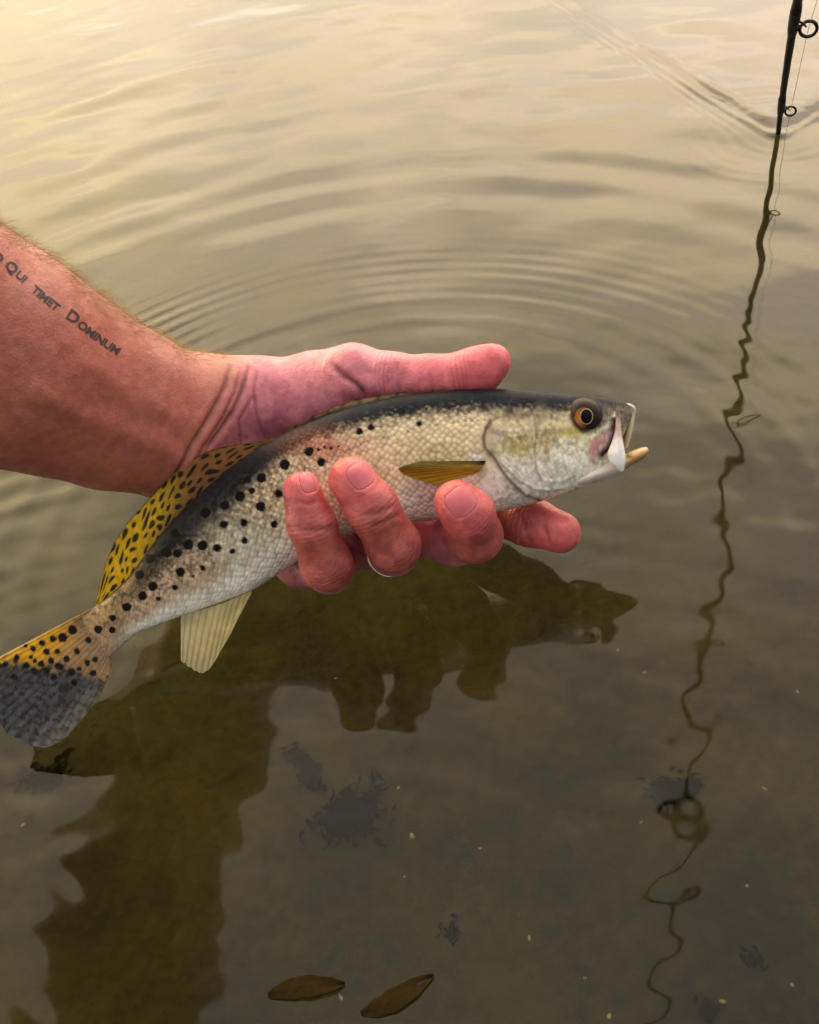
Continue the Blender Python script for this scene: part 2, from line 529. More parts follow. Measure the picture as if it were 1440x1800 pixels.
def axis(lo, hi, step, far):
    core = np.arange(lo, hi + 1e-9, step)
    g, d, x = [], step, hi
    while x < far:
        d *= 1.22; x += d; g.append(x)
    g2, d, x = [], step, lo
    while x > -far:
        d *= 1.22; x -= d; g2.append(x)
    return np.concatenate([g2[::-1], core, g])

wx = axis(-0.60, 0.66, 0.0021, 1500)
wy = axis(0.02, 1.62, 0.0021, 1500)
GX, GY = np.meshgrid(wx, wy, indexing='ij')
fade = np.clip(1 - np.maximum(np.maximum(np.abs(GX - 0.03) - 0.63, 0) / 0.12, np.maximum(np.abs(GY - 0.82) - 0.8, 0) / 0.15), 0, 1)
GZ = wave_height(GX, GY) * fade
WV = np.stack([GX, GY, GZ], -1).reshape(-1, 3)
water = mesh_obj('water', WV, grid_faces(len(wx), len(wy))[:, ::-1], M['water'], origin=np.zeros(3))
water['kind'] = 'structure'

bx_ = axis(-0.9, 0.9, 0.02, 1500); by_ = axis(-0.2, 2.2, 0.02, 1500)
BX, BY = np.meshgrid(bx_, by_, indexing='ij')
near = (np.abs(BX) < 1) & (np.abs(BY - 1) < 1.3)
BZ = BOTTOM + near * (0.016 * (fbm(BX * 6, BY * 6, 3) - 0.5) + 0.004 * (noise2(BX * 30, BY * 30, 8) - 0.5))
bottom = mesh_obj('seabed', np.stack([BX, BY, BZ], -1).reshape(-1, 3), grid_faces(len(bx_), len(by_))[:, ::-1], M['bottom'], origin=np.array([0, 0, BOTTOM]))
bottom['kind'] = 'structure'

# ------------------------------------------------------------------ fish
FD = 0.448            # distance of the fish's mid plane along the lens axis
def loft(st, nu, nv, D0, pow_=0.9):
    """st rows: top x, top y, bottom x, bottom y, half thickness (m), [D offset]. camera-space verts, faces, flat px coords, v"""
    S = np.array([list(r) + [0] * (6 - len(r)) for r in st], float)
    R = resample(S, nu)
    R[:, 4] = np.maximum(R[:, 4], 0.0004)
    th = np.linspace(0, 2 * np.pi, nv, endpoint=False)
    c, s = np.cos(th), np.sin(th)
    v = (1 - c) / 2
    fx = R[:, 0:1] * (1 - v) + R[:, 2:3] * v
    fy = R[:, 1:2] * (1 - v) + R[:, 3:4] * v
    Dm = D0 + R[:, 5:6]
    dep = -np.sign(s) * np.abs(s) ** pow_ * R[:, 4:5]
    P = np.stack([(fx - 720) / FOC * Dm, (900 - fy) / FOC * Dm, Dm + dep], -1)
    # where this spot appears on the near flank (used for markings on both flanks)
    k = Dm / (Dm - np.abs(dep))
    ax, ay = 720 + (fx - 720) * k, 900 + (fy - 900) * k
    F = grid_faces(nu, nv, True)
    V = P.reshape(-1, 3)
    caps = np.array([[0, j, j + 1, nv - j - 1 if j else nv - 1] for j in range(1, nv // 2 - 1)])
    F = F.tolist()
    F.append(list(range(nv))[::-1] if False else list(range(nv)))
    F.append(list(range((nu - 1) * nv, nu * nv))[::-1])
    return V, F, ax.ravel(), ay.ravel(), np.broadcast_to(v, fx.shape).ravel(), np.repeat(np.arange(nu) / (nu - 1), nv), fx.ravel(), fy.ravel()

body_st = [(118, 1098, 160, 1172, .0004), (140, 1084, 180, 1166, .0010), (172, 1063, 208, 1142, .0048), (205, 1036, 240, 1114, .0064), (235, 1005, 285, 1096, .008),
           (270, 957, 335, 1077, .010), (310, 910, 395, 1057, .012), (355, 866, 450, 1034, .0138), (405, 824, 500, 1002, .0152),
           (455, 788, 548, 970, .0163), (505, 761, 590, 950, .0172), (560, 737, 630, 938, .0178), (620, 716, 680, 927, .018),
           (690, 699, 735, 918, .018), (760, 690, 790, 912, .0178), (830, 686, 850, 904, .0175), (890, 686, 905, 893, .0172),
           (945, 690, 955, 880, .0165), (995, 694, 1000, 866, .0152), (1035, 697, 1035, 850, .0134), (1062, 702, 1060, 825, .0117),
           (1082, 706, 1078, 795, .0097), (1098, 709, 1092, 770, .0072), (1110, 714, 1104, 745, .0046), (1114, 722, 1110, 732, .002)]
z3 = lambda L, s=2.571, ox=0, oy=740: [(x / s + ox, y / s + oy, r) for x, y, r in L]
spots = z3([(1398, 138, 8), (1287, 200, 8), (1183, 258, 8), (1120, 265, 6), (1085, 340, 9), (1140, 316, 5), (1017, 382, 8), (1178, 387, 8),
            (930, 415, 9), (1013, 468, 7), (1105, 460, 7), (1240, 466, 6), (1105, 541, 6), (790, 505, 8), (852, 557, 9), (917, 563, 9),
            (983, 573, 7), (1052, 588, 5.5), (752, 593, 9), (803, 597, 7.5), (680, 622, 8), (630, 697, 8), (817, 682, 8), (916, 665, 5),
            (874, 700, 3), (693, 747, 8), (792, 752, 5), (645, 790, 8), (717, 803, 4.5), (574, 841, 8), (511, 891, 6), (508, 945, 5.5),
            (444, 943, 7), (400, 990, 6), (327, 945, 8), (284, 980, 8), (348, 1040, 5.5), (301, 1077, 6), (260, 1043, 5), (240, 985, 6),
            (430, 1079, 5), (395, 1093, 5.5), (360, 1120, 4.5), (323, 1135, 6.5), (422, 1140, 6), (267, 1110, 7), (230, 1083, 6), (211, 1043, 6),
            (187, 1098, 6), (150, 1030, 5.5), (190, 1005, 5.5), (160, 1085, 4), (70, 1085, 5), (120, 1105, 6), (210, 1128, 6), (140, 1068, 4)])
spots += z3([(205, 428, 7.5), (250, 464, 7.5), (122, 473, 9), (40, 520, 8), (5, 566, 6), (100, 577, 7), (35, 620, 7), (84, 683, 6),
             (385, 358, 6.5), (425, 343, 6), (595, 330, 5.5), (285, 415, 3.5), (262, 412, 3), (310, 410, 2.5), (240, 420, 3)], 2.0, 440, 580)

def paint_spots(col, x, y, lst, dark=(0.008, 0.007, 0.007), soft=1.6):
    jx = x + 2.2 * (noise2(x / 5, y / 5, 71) - .5); jy = y + 2.2 * (noise2(x / 5, y / 5, 72) - .5)
    for sx, sy, r in lst:
        m = (np.abs(x - sx) < r + 6) & (np.abs(y - sy) < r + 6)
        if m.any():
            d = np.hypot(jx[m] - sx, jy[m] - sy)
            col[m] = lerp(col[m], dark, sstep(1.08 * r + soft * .4, 1.08 * r - soft * .8, d))
    return col

GILL = [(862, 742), (855, 752), (850, 768), (852, 786), (868, 803), (882, 826), (900, 849), (924, 870), (950, 880)]
PREOP = [(940, 735), (943, 764), (940, 792), (943, 825), (954, 845), (985, 848), (1010, 838)]
SUBOP = [(879, 811), (897, 830), (914, 846), (938, 860), (965, 862), (990, 858)]
LATERAL = [(865, 737), (800, 741), (740, 752), (690, 765), (640, 778), (590, 800), (540, 838), (480, 886), (420, 932), (350, 985), (280, 1040), (190, 1105)]

def TAILBASE(x, y):
    c = lerp((0.34, 0.22, 0.085), (0.30, 0.195, 0.105), sstep(1085, 1125, y))
    c = lerp(c, (0.075, 0.060, 0.045), 0.7 * sstep(0.48, 0.62, fbm(x / 11, y / 11, 26)) * sstep(1120, 1085, y))
    return c * (0.6 + 0.8 * fbm(x / 5, y / 5, 2))[:, None]
def fish_body():
    V, F, x, y, v, u, fx, fy = loft(body_st, 680, 236, FD, 0.66)
    # colours ------------------------------------------------
    n1 = fbm(x / 16, y / 16, 1); n2 = fbm(x / 5, y / 5, 2); n3 = fbm(x / 45, y / 45, 9)
    head = sstep(845, 900, x)
    tail = sstep(560, 330, x)
    flank = lerp((0.70, 0.565, 0.340), (0.46, 0.335, 0.210), tail)
    flank = flank * (0.80 + 0.4 * n1)[:, None]
    back = lerp((0.012, 0.016, 0.022), (0.016, 0.016, 0.017), tail) * (0.7 + 0.6 * n2)[:, None]
    b0 = lerp(np.zeros(1), np.zeros(1), np.zeros(1))
    e0 = 0.12 + 0.10 * tail + 0.01 * head
    e1 = 0.29 + 0.21 * tail + 0.08 * head
    col = lerp(back, flank, sstep(0, 1, (v + 0.12 * (n2 - .5) + 0.06 * (n1 - .5) - e0) / (e1 - e0)))
    belly = lerp((0.92, 0.89, 0.80), (0.92, 0.93, 0.84), tail) * (0.9 + 0.2 * n1)[:, None]
    col = lerp(col, belly, sstep(0.60, 0.88, v + 0.1 * (n1 - .5) - 0.07 * tail) * sstep(170, 260, x))
    # mottled grey along the upper flank of the tail half
    g = tail * np.exp(-((v - 0.30) / 0.14) ** 2) * sstep(0.45, 0.65, fbm(x / 9, y / 9, 21))
    col = lerp(col, (0.07, 0.065, 0.06), 0.75 * g)
    mot = fbm(x / 5.5, y / 5.5, 24)
    col = lerp(col, col * 0.45, 0.85 * sstep(0.46, 0.66, mot) * sstep(0.10, 0.22, v) * sstep(0.74, 0.55, v) * sstep(640, 500, x))
    col = lerp(col, np.minimum(col * 1.5, 0.8), 0.5 * sstep(0.54, 0.36, mot) * sstep(0.18, 0.3, v) * sstep(0.80, 0.62, v) * sstep(640, 500, x))
    col = lerp(col, (0.30, 0.19, 0.095), 0.45 * np.exp(-((v - 0.58) / 0.12) ** 2) * sstep(400, 250, x) * sstep(0.35, 0.6, n1))
    fl = sstep(0.60, 0.72, fbm(x / 4.5, y / 4.5, 23)) * sstep(0.18, 0.3, v) * sstep(0.78, 0.6, v) * sstep(650, 520, x)
    col = lerp(col, (0.11, 0.07, 0.04), 0.65 * fl)
    # greenish sheen over the belly, pink flush on the flank
    col = lerp(col, (0.52, 0.60, 0.47), 0.6 * np.exp(-((x - 440) / 60) ** 2 - ((y - 960) / 45) ** 2))
    col = lerp(col, (0.42, 0.130, 0.075), 0.8 * np.exp(-((x - 575) / 62) ** 2 - ((y - 788) / 26) ** 2) * (0.5 + n2))
    col = lerp(col, (0.36, 0.20, 0.22), 0.7 * np.exp(-((x - 752) / 28) ** 2 - ((y - 868) / 32) ** 2) * (0.5 + n2))
    col = lerp(col, (0.50, 0.36, 0.10), 0.35 * np.exp(-((x - 755) / 60) ** 2 - ((y - 795) / 25) ** 2))
    d, sg, tt = poly_dist(x, y, LATERAL)
    col = lerp(col, (0.10, 0.075, 0.045), 0.75 * np.exp(-(d / 2.0) ** 2) * sstep(0.35, 0.6, noise2(tt * 210, tt * 0, 4)) * (x > 330))
    # head ----------------------------------------------------
    hw = sstep(850, 880, x) * sstep(0.24, 0.40, v)
    hc = lerp((0.62, 0.55, 0.31), (0.92, 0.88, 0.74), sstep(780, 835, y + 14 * (n1 - .5)))
    hc = lerp(hc, (0.95, 0.93, 0.76), np.exp(-((x - 995) / 42) ** 2 - ((y - 803) / 34) ** 2))
    hc = lerp(hc, (0.42, 0.33, 0.03), 0.95 * np.exp(-((x - 1003) / 40) ** 2 - ((y - 758) / 13) ** 2) * np.clip(0.4 + n2, 0, 1))
    hc = lerp(hc, (0.44, 0.34, 0.05), 0.8 * np.exp(-((x - 915) / 30) ** 2 - ((y - 785) / 16) ** 2))
    hc = lerp(hc, (0.40, 0.24, 0.07), 0.75 * np.exp(-((x - 962) / 7) ** 2 - ((y - 785) / 30) ** 2))
    hc = lerp(hc, (0.42, 0.34, 0.36), 0.8 * np.exp(-((x - 873) / 13) ** 2 - ((y - 764) / 13) ** 2))
    hc = lerp(hc, (0.80, 0.72, 0.66), 0.6 * sstep(845, 862, y))
    blot = fbm(x / 8, y / 11, 91)
    hc = lerp(hc, (0.34, 0.27, 0.13), 0.75 * sstep(0.46, 0.62, blot) * sstep(815, 765, y))
    hc = lerp(hc, (0.42, 0.40, 0.30), 0.45 * sstep(0.52, 0.70, fbm(x / 5, y / 5, 92)) * sstep(1010, 880, x))
    col = lerp(col, np.minimum(hc * (0.50 + 1.0 * n2)[:, None], 0.95), hw)
    col = lerp(col, (0.12, 0.07, 0.035), 0.8 * np.exp(-((x - 862) / 9) ** 2 - ((y - 797) / 9) ** 2))
    col = lerp(col, (0.20, 0.13, 0.07), 0.6 * np.exp(-(poly_dist(x, y, [(853, 750), (862, 738), (885, 732), (905, 728)])[0] / 4) ** 2))
    col = lerp(col, (0.26, 0.16, 0.10), 0.45 * np.exp(-(poly_dist(x, y, [(872, 808), (890, 838), (915, 866)])[0] / 7) ** 2))
    for off in (7, 14):
        dd = poly_dist(x, y, [(a_ + off, b_ - off * .8) for a_, b_ in SUBOP])[0]
        col = lerp(col, (0.95, 0.93, 0.86), 0.7 * np.exp(-(dd / 2.2) ** 2))
    col = lerp(col, (0.95, 0.93, 0.90), 0.9 * np.exp(-((x - 838) / 12) ** 2 - ((y - 803) / 4) ** 2))
    col = lerp(col, (0.30, 0.24, 0.13), 0.55 * np.exp(-((x - 950) / 14) ** 2 - ((y - 730) / 16) ** 2))
    for pl, wd, am, dk in ((GILL, 3.4, 0.9, (0.10, 0.06, 0.03)), (PREOP, 2.6, 0.6, (0.20, 0.15, 0.08)), (SUBOP, 1.5, 0.5, (0.25, 0.20, 0.14))):
        d, sg, tt = poly_dist(x, y, pl)
        col = lerp(col, dk, am * np.exp(-(d / wd) ** 2))
    # snout and mouth
    sn = sstep(1040, 1062, x) * sstep(775, 745, y + (x - 1070) * 0.2)
    col = lerp(col, lerp((0.05, 0.04, 0.03), (0.24, 0.19, 0.13), n2), 0.9 * sn * sstep(0.05, 0.2, v))
    d, sg, tt = poly_dist(x, y, [(1024, 768), (1050, 762), (1070, 747), (1084, 728)])
    col = lerp(col, (0.78, 0.72, 0.55), 0.9 * np.exp(-(d / 5.0) ** 2) * (0.5 + 0.5 * sstep(.3, .6, n2)))
    jx, jy = x + 7 * (n2 - .5), y + 7 * (n1 - .5)
    m = inside_poly(jx, jy, [(1036, 772), (1062, 762), (1074, 750), (1074, 775), (1058, 800), (1050, 818), (1036, 815)])
    pk = lerp((0.55, 0.24, 0.22), (0.62, 0.52, 0.62), sstep(0, 1, (x + 0.6 * y - 1518) / 26))
    edge_ = poly_dist(jx, jy, [(1036, 772), (1062, 762), (1074, 750), (1074, 775), (1058, 800), (1050, 818), (1036, 815), (1036, 772)])[0]
    col = lerp(col, pk * (0.65 + 0.6 * n2)[:, None], 0.9 * np.where(m, sstep(-3, 5, edge_), sstep(3, 0, edge_) * .35))
    d, sg, tt = poly_dist(x, y, [(1078, 738), (1078, 762), (1068, 785), (1056, 797)])
    col = lerp(col, (0.035, 0.012, 0.010), np.exp(-(d / 6.5) ** 3))
    ex = np.hypot((x - 1030), (y - 731) * 1.02)
    col = lerp(col, (0.03, 0.024, 0.02), 0.95 * sstep(33, 26, ex + 6 * (n1 - .5)))
    col = lerp(col, TAILBASE(x, y), sstep(250, 172, x + 0.25 * (y - 1110)) * sstep(0.0, 0.10, v))
    col = paint_spots(col, x, y, spots)
    # relief --------------------------------------------------
    Nrm = vert_normals(V, F[:-2])
    h = np.zeros(len(V))
    d, sg, tt = poly_dist(x, y, GILL)
    end = np.clip(np.minimum(tt, 1 - tt) * 8, 0, 1)
    h += end * (0.0012 * sstep(-4, 4, -sg * d) * np.exp(-d / 45) - 0.0006 * np.exp(-(d / 3.5) ** 2))
    d, sg, tt = poly_dist(x, y, PREOP)
    end = np.clip(np.minimum(tt, 1 - tt) * 8, 0, 1)
    h += end * (0.0006 * sstep(-3, 3, -sg * d) * np.exp(-d / 30) - 0.0004 * np.exp(-(d / 2.5) ** 2))
    d, sg, tt = poly_dist(x, y, SUBOP)
    h += -0.0004 * np.exp(-(d / 2.2) ** 2)
    d, sg, tt = poly_dist(x, y, [(1078, 738), (1078, 762), (1068, 785), (1056, 797)])
    h += -0.0022 * np.exp(-(d / 5.0) ** 2)
    h += -0.0012 * sstep(36, 22, ex)
    h += 0.0005 * np.exp(-((x - 1050) / 20) ** 2 - ((y - 762) / 7) ** 2)
    h += 0.0005 * (fbm(x / 14, y / 14, 33) - .5) * sstep(860, 900, x)
    V = V + Nrm * (h * sstep(0.02, 0.1, v) * sstep(0.99, 0.93, v))[:, None]
    scale = (1 - sstep(835, 862, x + 6 * n1)) * sstep(0.03, 0.14, v) * (0.55 + 0.45 * sstep(300, 560, x)) * sstep(150, 210, x) + 0.22 * sstep(870, 900, x) * sstep(.3, .4, v) * sstep(1040, 1000, x)
    dark = sstep(0.10, 0.03, col.max(1))
    scale = scale * (1 - 0.6 * dark)
    # scale rows follow the body axis
    axis_u = u * 1250
    vv = np.arccos(np.clip(1 - 2 * v, -1, 1)) / math.pi
    rowlen = np.hypot(np.interp(u, np.linspace(0, 1, len(body_st)), [r[2] - r[0] for r in body_st]), np.interp(u, np.linspace(0, 1, len(body_st)), [r[3] - r[1] for r in body_st]))
    uv = np.stack([axis_u + 30 * (v - .5), vv * 1.0 * np.maximum(rowlen, 90)], 1)
    return V, F, col, scale, uv

def vert_normals(V, F):
    F = np.asarray(F)
    a, b, c, d = V[F[:, 0]], V[F[:, 1]], V[F[:, 2]], V[F[:, 3]]
    n = np.cross(c - a, d - b)
    out = np.zeros_like(V)
    for k in range(4):
        for ax in range(3):
            out[:, ax] += np.bincount(F[:, k], n[:, ax], len(V))
    return out / np.maximum(np.linalg.norm(out, axis=1), 1e-12)[:, None]

TAIL_D = lambda x: -0.005 * sstep(330, 120, np.asarray(x, float))
body_st = [list(r) + [float(TAIL_D(r[0] * .5 + r[2] * .5))] for r in body_st]
bV, bF, bcol, bscale, buv = fish_body()
# make sure normals point outwards
_c = bV.mean(0)
_n = vert_normals(bV, bF[:-2])
fish_root_loc = to_world(cc(700, 830, FD))
fish = empty('spotted_fish', fish_root_loc)
tag(fish, 'spotted silver fish with yellow fins held in the bare hand above the water', 'fish')
body_bvh = BVHTree.FromPolygons(bV.tolist(), bF)
def surf(bvh, px, py, default=FD):
    d = Vector(cc(px, py, 1.0)).normalized()
    hit = bvh.ray_cast(Vector((0, 0, 0)), d)
    return hit[0].z if hit[0] is not None else default

def flip(F):
    return [f[::-1] for f in F]
def outward(V, F):
    s = 0
    c = V.mean(0)
    for f in F[::max(1, len(F) // 400)]:
        a, b, d = V[f[0]], V[f[1]], V[f[2]]
        s += np.dot(np.cross(b - a, d - a), a - c)
    return F if s > 0 else flip(F)

def fish_part(name, V, F, mat, col, uv=None, label=None):
    W = to_world(V)
    o = mesh_obj(name, W, outward(W, F), mat, fish, col=col, uv=uv)
    if label: o['label'] = label
    return o

o = fish_part('body', bV, bF, M['fish'], bcol, buv)
a = o.data.attributes.new('Scale', 'FLOAT', 'POINT'); a.data.foreach_set('value', bscale.astype(np.float32))

def fin(name, base, edge, Dfun, colfun, rays=14, nu=90, nv=60, thick=0.00035, ridge=0.00022, bend=0.0, label=None, ragged=2.0, depth_rows=None):
    B = resample(base, nu); E = resample(edge, nu)
    u = np.linspace(0, 1, nu)[:, None]; v = np.linspace(0, 1, nv)[None, :]
    rg = ragged * (noise2(u * rays * 2.0, u * 0, 5) - .5) * v ** 6
    X = B[:, 0:1] * (1 - v) + E[:, 0:1] * v; Y = B[:, 1:2] * (1 - v) + E[:, 1:2] * v
    ln = np.hypot(E[:, 0:1] - B[:, 0:1], E[:, 1:2] - B[:, 1:2]) + 1e-6
    X = X + rg * (E[:, 0:1] - B[:, 0:1]) / ln; Y = Y + rg * (E[:, 1:2] - B[:, 1:2]) / ln
    D = Dfun(X, Y, u, v) + bend * v ** 2 + ridge * np.cos(u * rays * 2 * np.pi) * (0.3 + 0.7 * v) + 0.0006 * np.sin(u * 7 + v * 3)
    P = np.stack([(X - 720) / FOC * D, (900 - Y) / FOC * D, D], -1).reshape(-1, 3)
    col = colfun(X.ravel(), Y.ravel(), np.broadcast_to(u, X.shape).ravel(), np.broadcast_to(v, X.shape).ravel())
    Q = P + np.array([0, 0, 2 * thick])
    F1 = grid_faces(nu, nv)
    n = len(P)
    F = F1.tolist() + (F1[:, ::-1] + n).tolist()
    rim = [i * nv for i in range(nu)] + [(nu - 1) * nv + j for j in range(1, nv)] + [i * nv + nv - 1 for i in range(nu - 2, -1, -1)] + [j for j in range(nv - 2, 0, -1)]
    for i in range(len(rim)):
        a_, b_ = rim[i], rim[(i + 1) % len(rim)]
        F.append([b_, a_, a_ + n, b_ + n])
    W = to_world(np.concatenate([P, Q]))
    o = mesh_obj(name, W, F, M['fin'], fish, col=np.concatenate([col, col]))
    if label: o['label'] = label
    return o

# soft dorsal fin, yellow with dark blotches
dors_base = [(486, 774), (428, 816), (373, 857), (327, 899), (292, 931), (268, 962), (233, 1011), (210, 1037), (172, 1066)]
dors_edge = [(482, 770), (420, 781), (369, 792), (325, 816), (288, 850), (252, 888), (218, 928), (190, 980), (167, 1062)]
def dors_col(x, y, u, v):
    n = fbm(x / 9, y / 9, 4)
    c = lerp((0.30, 0.135, 0.035), (0.74, 0.49, 0.015), sstep(0.30, 0.62, u))
    c = lerp(c, (0.16, 0.10, 0.05), 0.5 * sstep(0.55, 0.0, v) * (1 - sstep(.5, .8, u)))
    c = c * (0.75 + 0.5 * n)[:, None]
    k = np.cos(u * 26 * 2 * np.pi)
    c = lerp(c, c * 1.25, 0.5 * sstep(0.2, 1, k))
    # rows of dark blotches lying along the rays
    L_ = u * 17 + 0.35 * np.sin(v * 9); rr = v * 4.6 - 0.3 + 0.28 * np.sin(u * 40)
    ci, ri = np.floor(L_ + 0.5 * (np.floor(rr) % 2)), np.floor(rr)
    du = L_ + 0.5 * (ri % 2) - ci - 0.5 + 0.35 * (_hash(ci, ri, 3) - .5); dv = rr - ri - 0.5 + 0.3 * (_hash(ci, ri, 6) - .5)
    sz = 0.7 + 0.5 * _hash(ci, ri, 9)
    d = np.hypot(du / 0.36, dv / 0.36) / sz
    c = lerp(c, (0.012, 0.010, 0.008), 0.95 * sstep(1.1, 0.7, d))
    c = lerp(c, (0.05, 0.035, 0.02), 0.8 * sstep(0.95, 1.0, v))
    return c
fin('dorsal_fin', dors_base, dors_edge, lambda X, Y, u, v: FD - 0.001 + TAIL_D(X + 20), dors_col, 26, 150, 70, bend=0.001, label='yellow dorsal fin with rows of black blotches')

# spiny dorsal folded against the back under the thumb
spin_base = [(500, 772), (560, 745), (620, 724), (690, 706), (760, 696)]
spin_edge = [(498, 762), (556, 729), (616, 706), (690, 691), (762, 688)]
def spin_col(x, y, u, v):
    c = lerp((0.10, 0.075, 0.045), (0.26, 0.17, 0.08), sstep(.2, .9, v)) * (0.6 + 0.8 * noise2(u * 40, v * 5, 3))[:, None]
    return lerp(c, (0.04, 0.03, 0.02), 0.7 * sstep(0.5, 0.9, np.cos(u * 9 * 6.283)))
fin('folded_dorsal_fin', spin_base, spin_edge, lambda X, Y, u, v: FD - 0.004 + 0 * X, spin_col, 9, 80, 10, ridge=0.0004, ragged=5)
fin('gap_shadow_strip', [(800, 690), (850, 689), (896, 688)], [(800, 685), (850, 684), (890, 684)], lambda X, Y, u, v: FD - 0.005 + 0 * X,
    lambda x, y, u, v: np.tile((0.012, 0.012, 0.012), (len(x), 1)), 2, 20, 5, ragged=0, thick=0.0008)  # black strip drawn for the shadowed gap below the thumb

# tail fin; its lower lobe is slate grey with dark flecks
tail_base = [(172, 1063), (176, 1085), (184, 1110), (192, 1140), (196, 1172)]
tail_edge = [(-34, 1172), (-22, 1225), (8, 1284), (92, 1312), (176, 1226)]
def tail_col(x, y, u, v):
    n = fbm(x / 10, y / 10, 14)
    c = lerp((0.70, 0.41, 0.025), (0.36, 0.23, 0.10), sstep(0.16, 0.5, u)) * (0.7 + 0.6 * n)[:, None]
    c = lerp(TAILBASE(x, y) * 1.3, c, sstep(0.10, 0.42, v))
    line_ = y - (1160 + 0.15 * x) + 34 * (n - .5)
    slate = np.array((0.075, 0.080, 0.090)) * (0.55 + 0.9 * n)[:, None]
    c = lerp(c, slate, sstep(-9, 13, line_))
    k = np.cos(u * 17 * 2 * np.pi)
    c = lerp(c, c * 1.5, 0.5 * sstep(0.1, 1, k))
    fine = sstep(0.52, 0.66, fbm(x / 7, y / 5, 22)) * sstep(-12, 4, line_)
    c = lerp(c, (0.018, 0.018, 0.020), 0.8 * fine)
    c = paint_spots(c, x, y, spots + [(30, 1155, 5), (10, 1168, 5), (45, 1135, 4), (60, 1180, 6), (25, 1190, 6), (95, 1190, 6), (130, 1200, 6)])
    c = lerp(c, (0.62, 0.52, 0.34), 0.8 * sstep(0.030, 0.010, u))
    return c
fin('tail_fin', tail_base, tail_edge, lambda X, Y, u, v: FD - 0.0045 + 0.0 * X - 0.013 * v ** 1.2 - 0.018 * u * v, tail_col, 17, 110, 90, bend=0.0, ragged=7, label='spotted tail fin, yellow above and slate grey below')

# anal fin
anal_base = [(318, 1078), (350, 1072), (385, 1062), (415, 1050), (443, 1038)]
anal_edge = [(318, 1160), (335, 1174), (362, 1181), (392, 1138), (441, 1044)]
def anal_col(x, y, u, v):
    n = fbm(x / 12, y / 12, 41)
    c = lerp((0.66, 0.58, 0.34), (0.76, 0.63, 0.26), u) * (0.8 + 0.4 * n)[:, None]
    c = lerp(c, (0.42, 0.36, 0.20), 0.5 * sstep(.5, 1, v))
    k = np.cos(u * 11 * 2 * np.pi + 2 * v)
    c = lerp(c, c * 0.62, 0.7 * sstep(0.3, 1, k))
    return lerp(c, (0.75, 0.68, 0.45), 0.7 * sstep(0.94, 0.99, u))
fin('anal_fin', anal_base, anal_edge, lambda X, Y, u, v: FD - 0.003 + 0.4 * TAIL_D(X) + 0 * X, anal_col, 11, 80, 50, bend=-0.003, ragged=4, label='pale yellow translucent anal fin')

# pectoral fin lying on the flank
pec_base = [(846, 812), (848, 820), (844, 834), (834, 850)]
pec_edge = [(800, 808), (704, 822), (712, 838), (775, 856)]
pec_base = [(854, 810), (852, 815), (848, 821), (842, 830)]
pec_edge = [(742, 811), (703, 822), (716, 836), (770, 852)]
def pec_D(X, Y, u, v):
    D = np.empty_like(X)
    for i in range(X.shape[0]):
        for j in range(X.shape[1]):
            D[i, j] = surf(body_bvh, X[i, j], Y[i, j])
    return D - 0.0012 - 0.0012 * np.sin(np.pi * v)
def pec_col(x, y, u, v):
    n = fbm(x / 10, y / 3, 51)
    c = lerp((0.22, 0.16, 0.02), (0.48, 0.29, 0.02), sstep(0.2, 0.75, u)) * (0.75 + 0.5 * n)[:, None]
    c = lerp(c, c * 0.5, 0.6 * sstep(.2, 1, np.cos(u * 10 * 6.283)))
    c = lerp(c, (0.035, 0.030, 0.022), 0.9 * sstep(0.22, 0.02, v) * sstep(0.8, 0.3, u))
    return lerp(c, (0.03, 0.028, 0.02), 0.75 * sstep(0.07, 0.0, u))
fin('pectoral_fin', pec_base, pec_edge, pec_D, pec_col, 10, 40, 60, ridge=0.00015, ragged=0, thick=0.0002, label='olive yellow pectoral fin')

# lower jaw
jaw_st = [(985, 842, 988, 864, .0080), (1010, 832, 1014, 858, .0105), (1034, 822, 1040, 850, .0114), (1056, 812, 1066, 842, .0108), (1082, 806, 1090, 830, .0092),
          (1106, 795, 1110, 818, .0072), (1126, 787, 1128, 808, .0052), (1136, 786, 1137, 800, .003), (1139, 790, 1140, 793, .001)]
V, F, x, y, v, u, fx, fy = loft(jaw_st, 90, 48, FD)
n = fbm(x / 7, y / 7, 3)
c = lerp((0.72, 0.63, 0.57), (0.82, 0.74, 0.66), n)
c = lerp(c, (0.50, 0.30, 0.29), 0.7 * sstep(0.25, 0.0, v) * sstep(1040, 1060, x))
c = lerp(c, lerp((0.60, 0.33, 0.08), (0.42, 0.24, 0.09), sstep(.35, .6, v)), sstep(1092, 1102, x))
c = lerp(c, (0.06, 0.03, 0.01), 0.8 * sstep(0.5, 0.56, n) * sstep(1096, 1102, x) * sstep(1122, 1112, x) * np.exp(-((v - .3) / .15) ** 2))
fish_part('lower_jaw', V, F, M['mouth'], c, label='lower jaw with orange yellow tip')

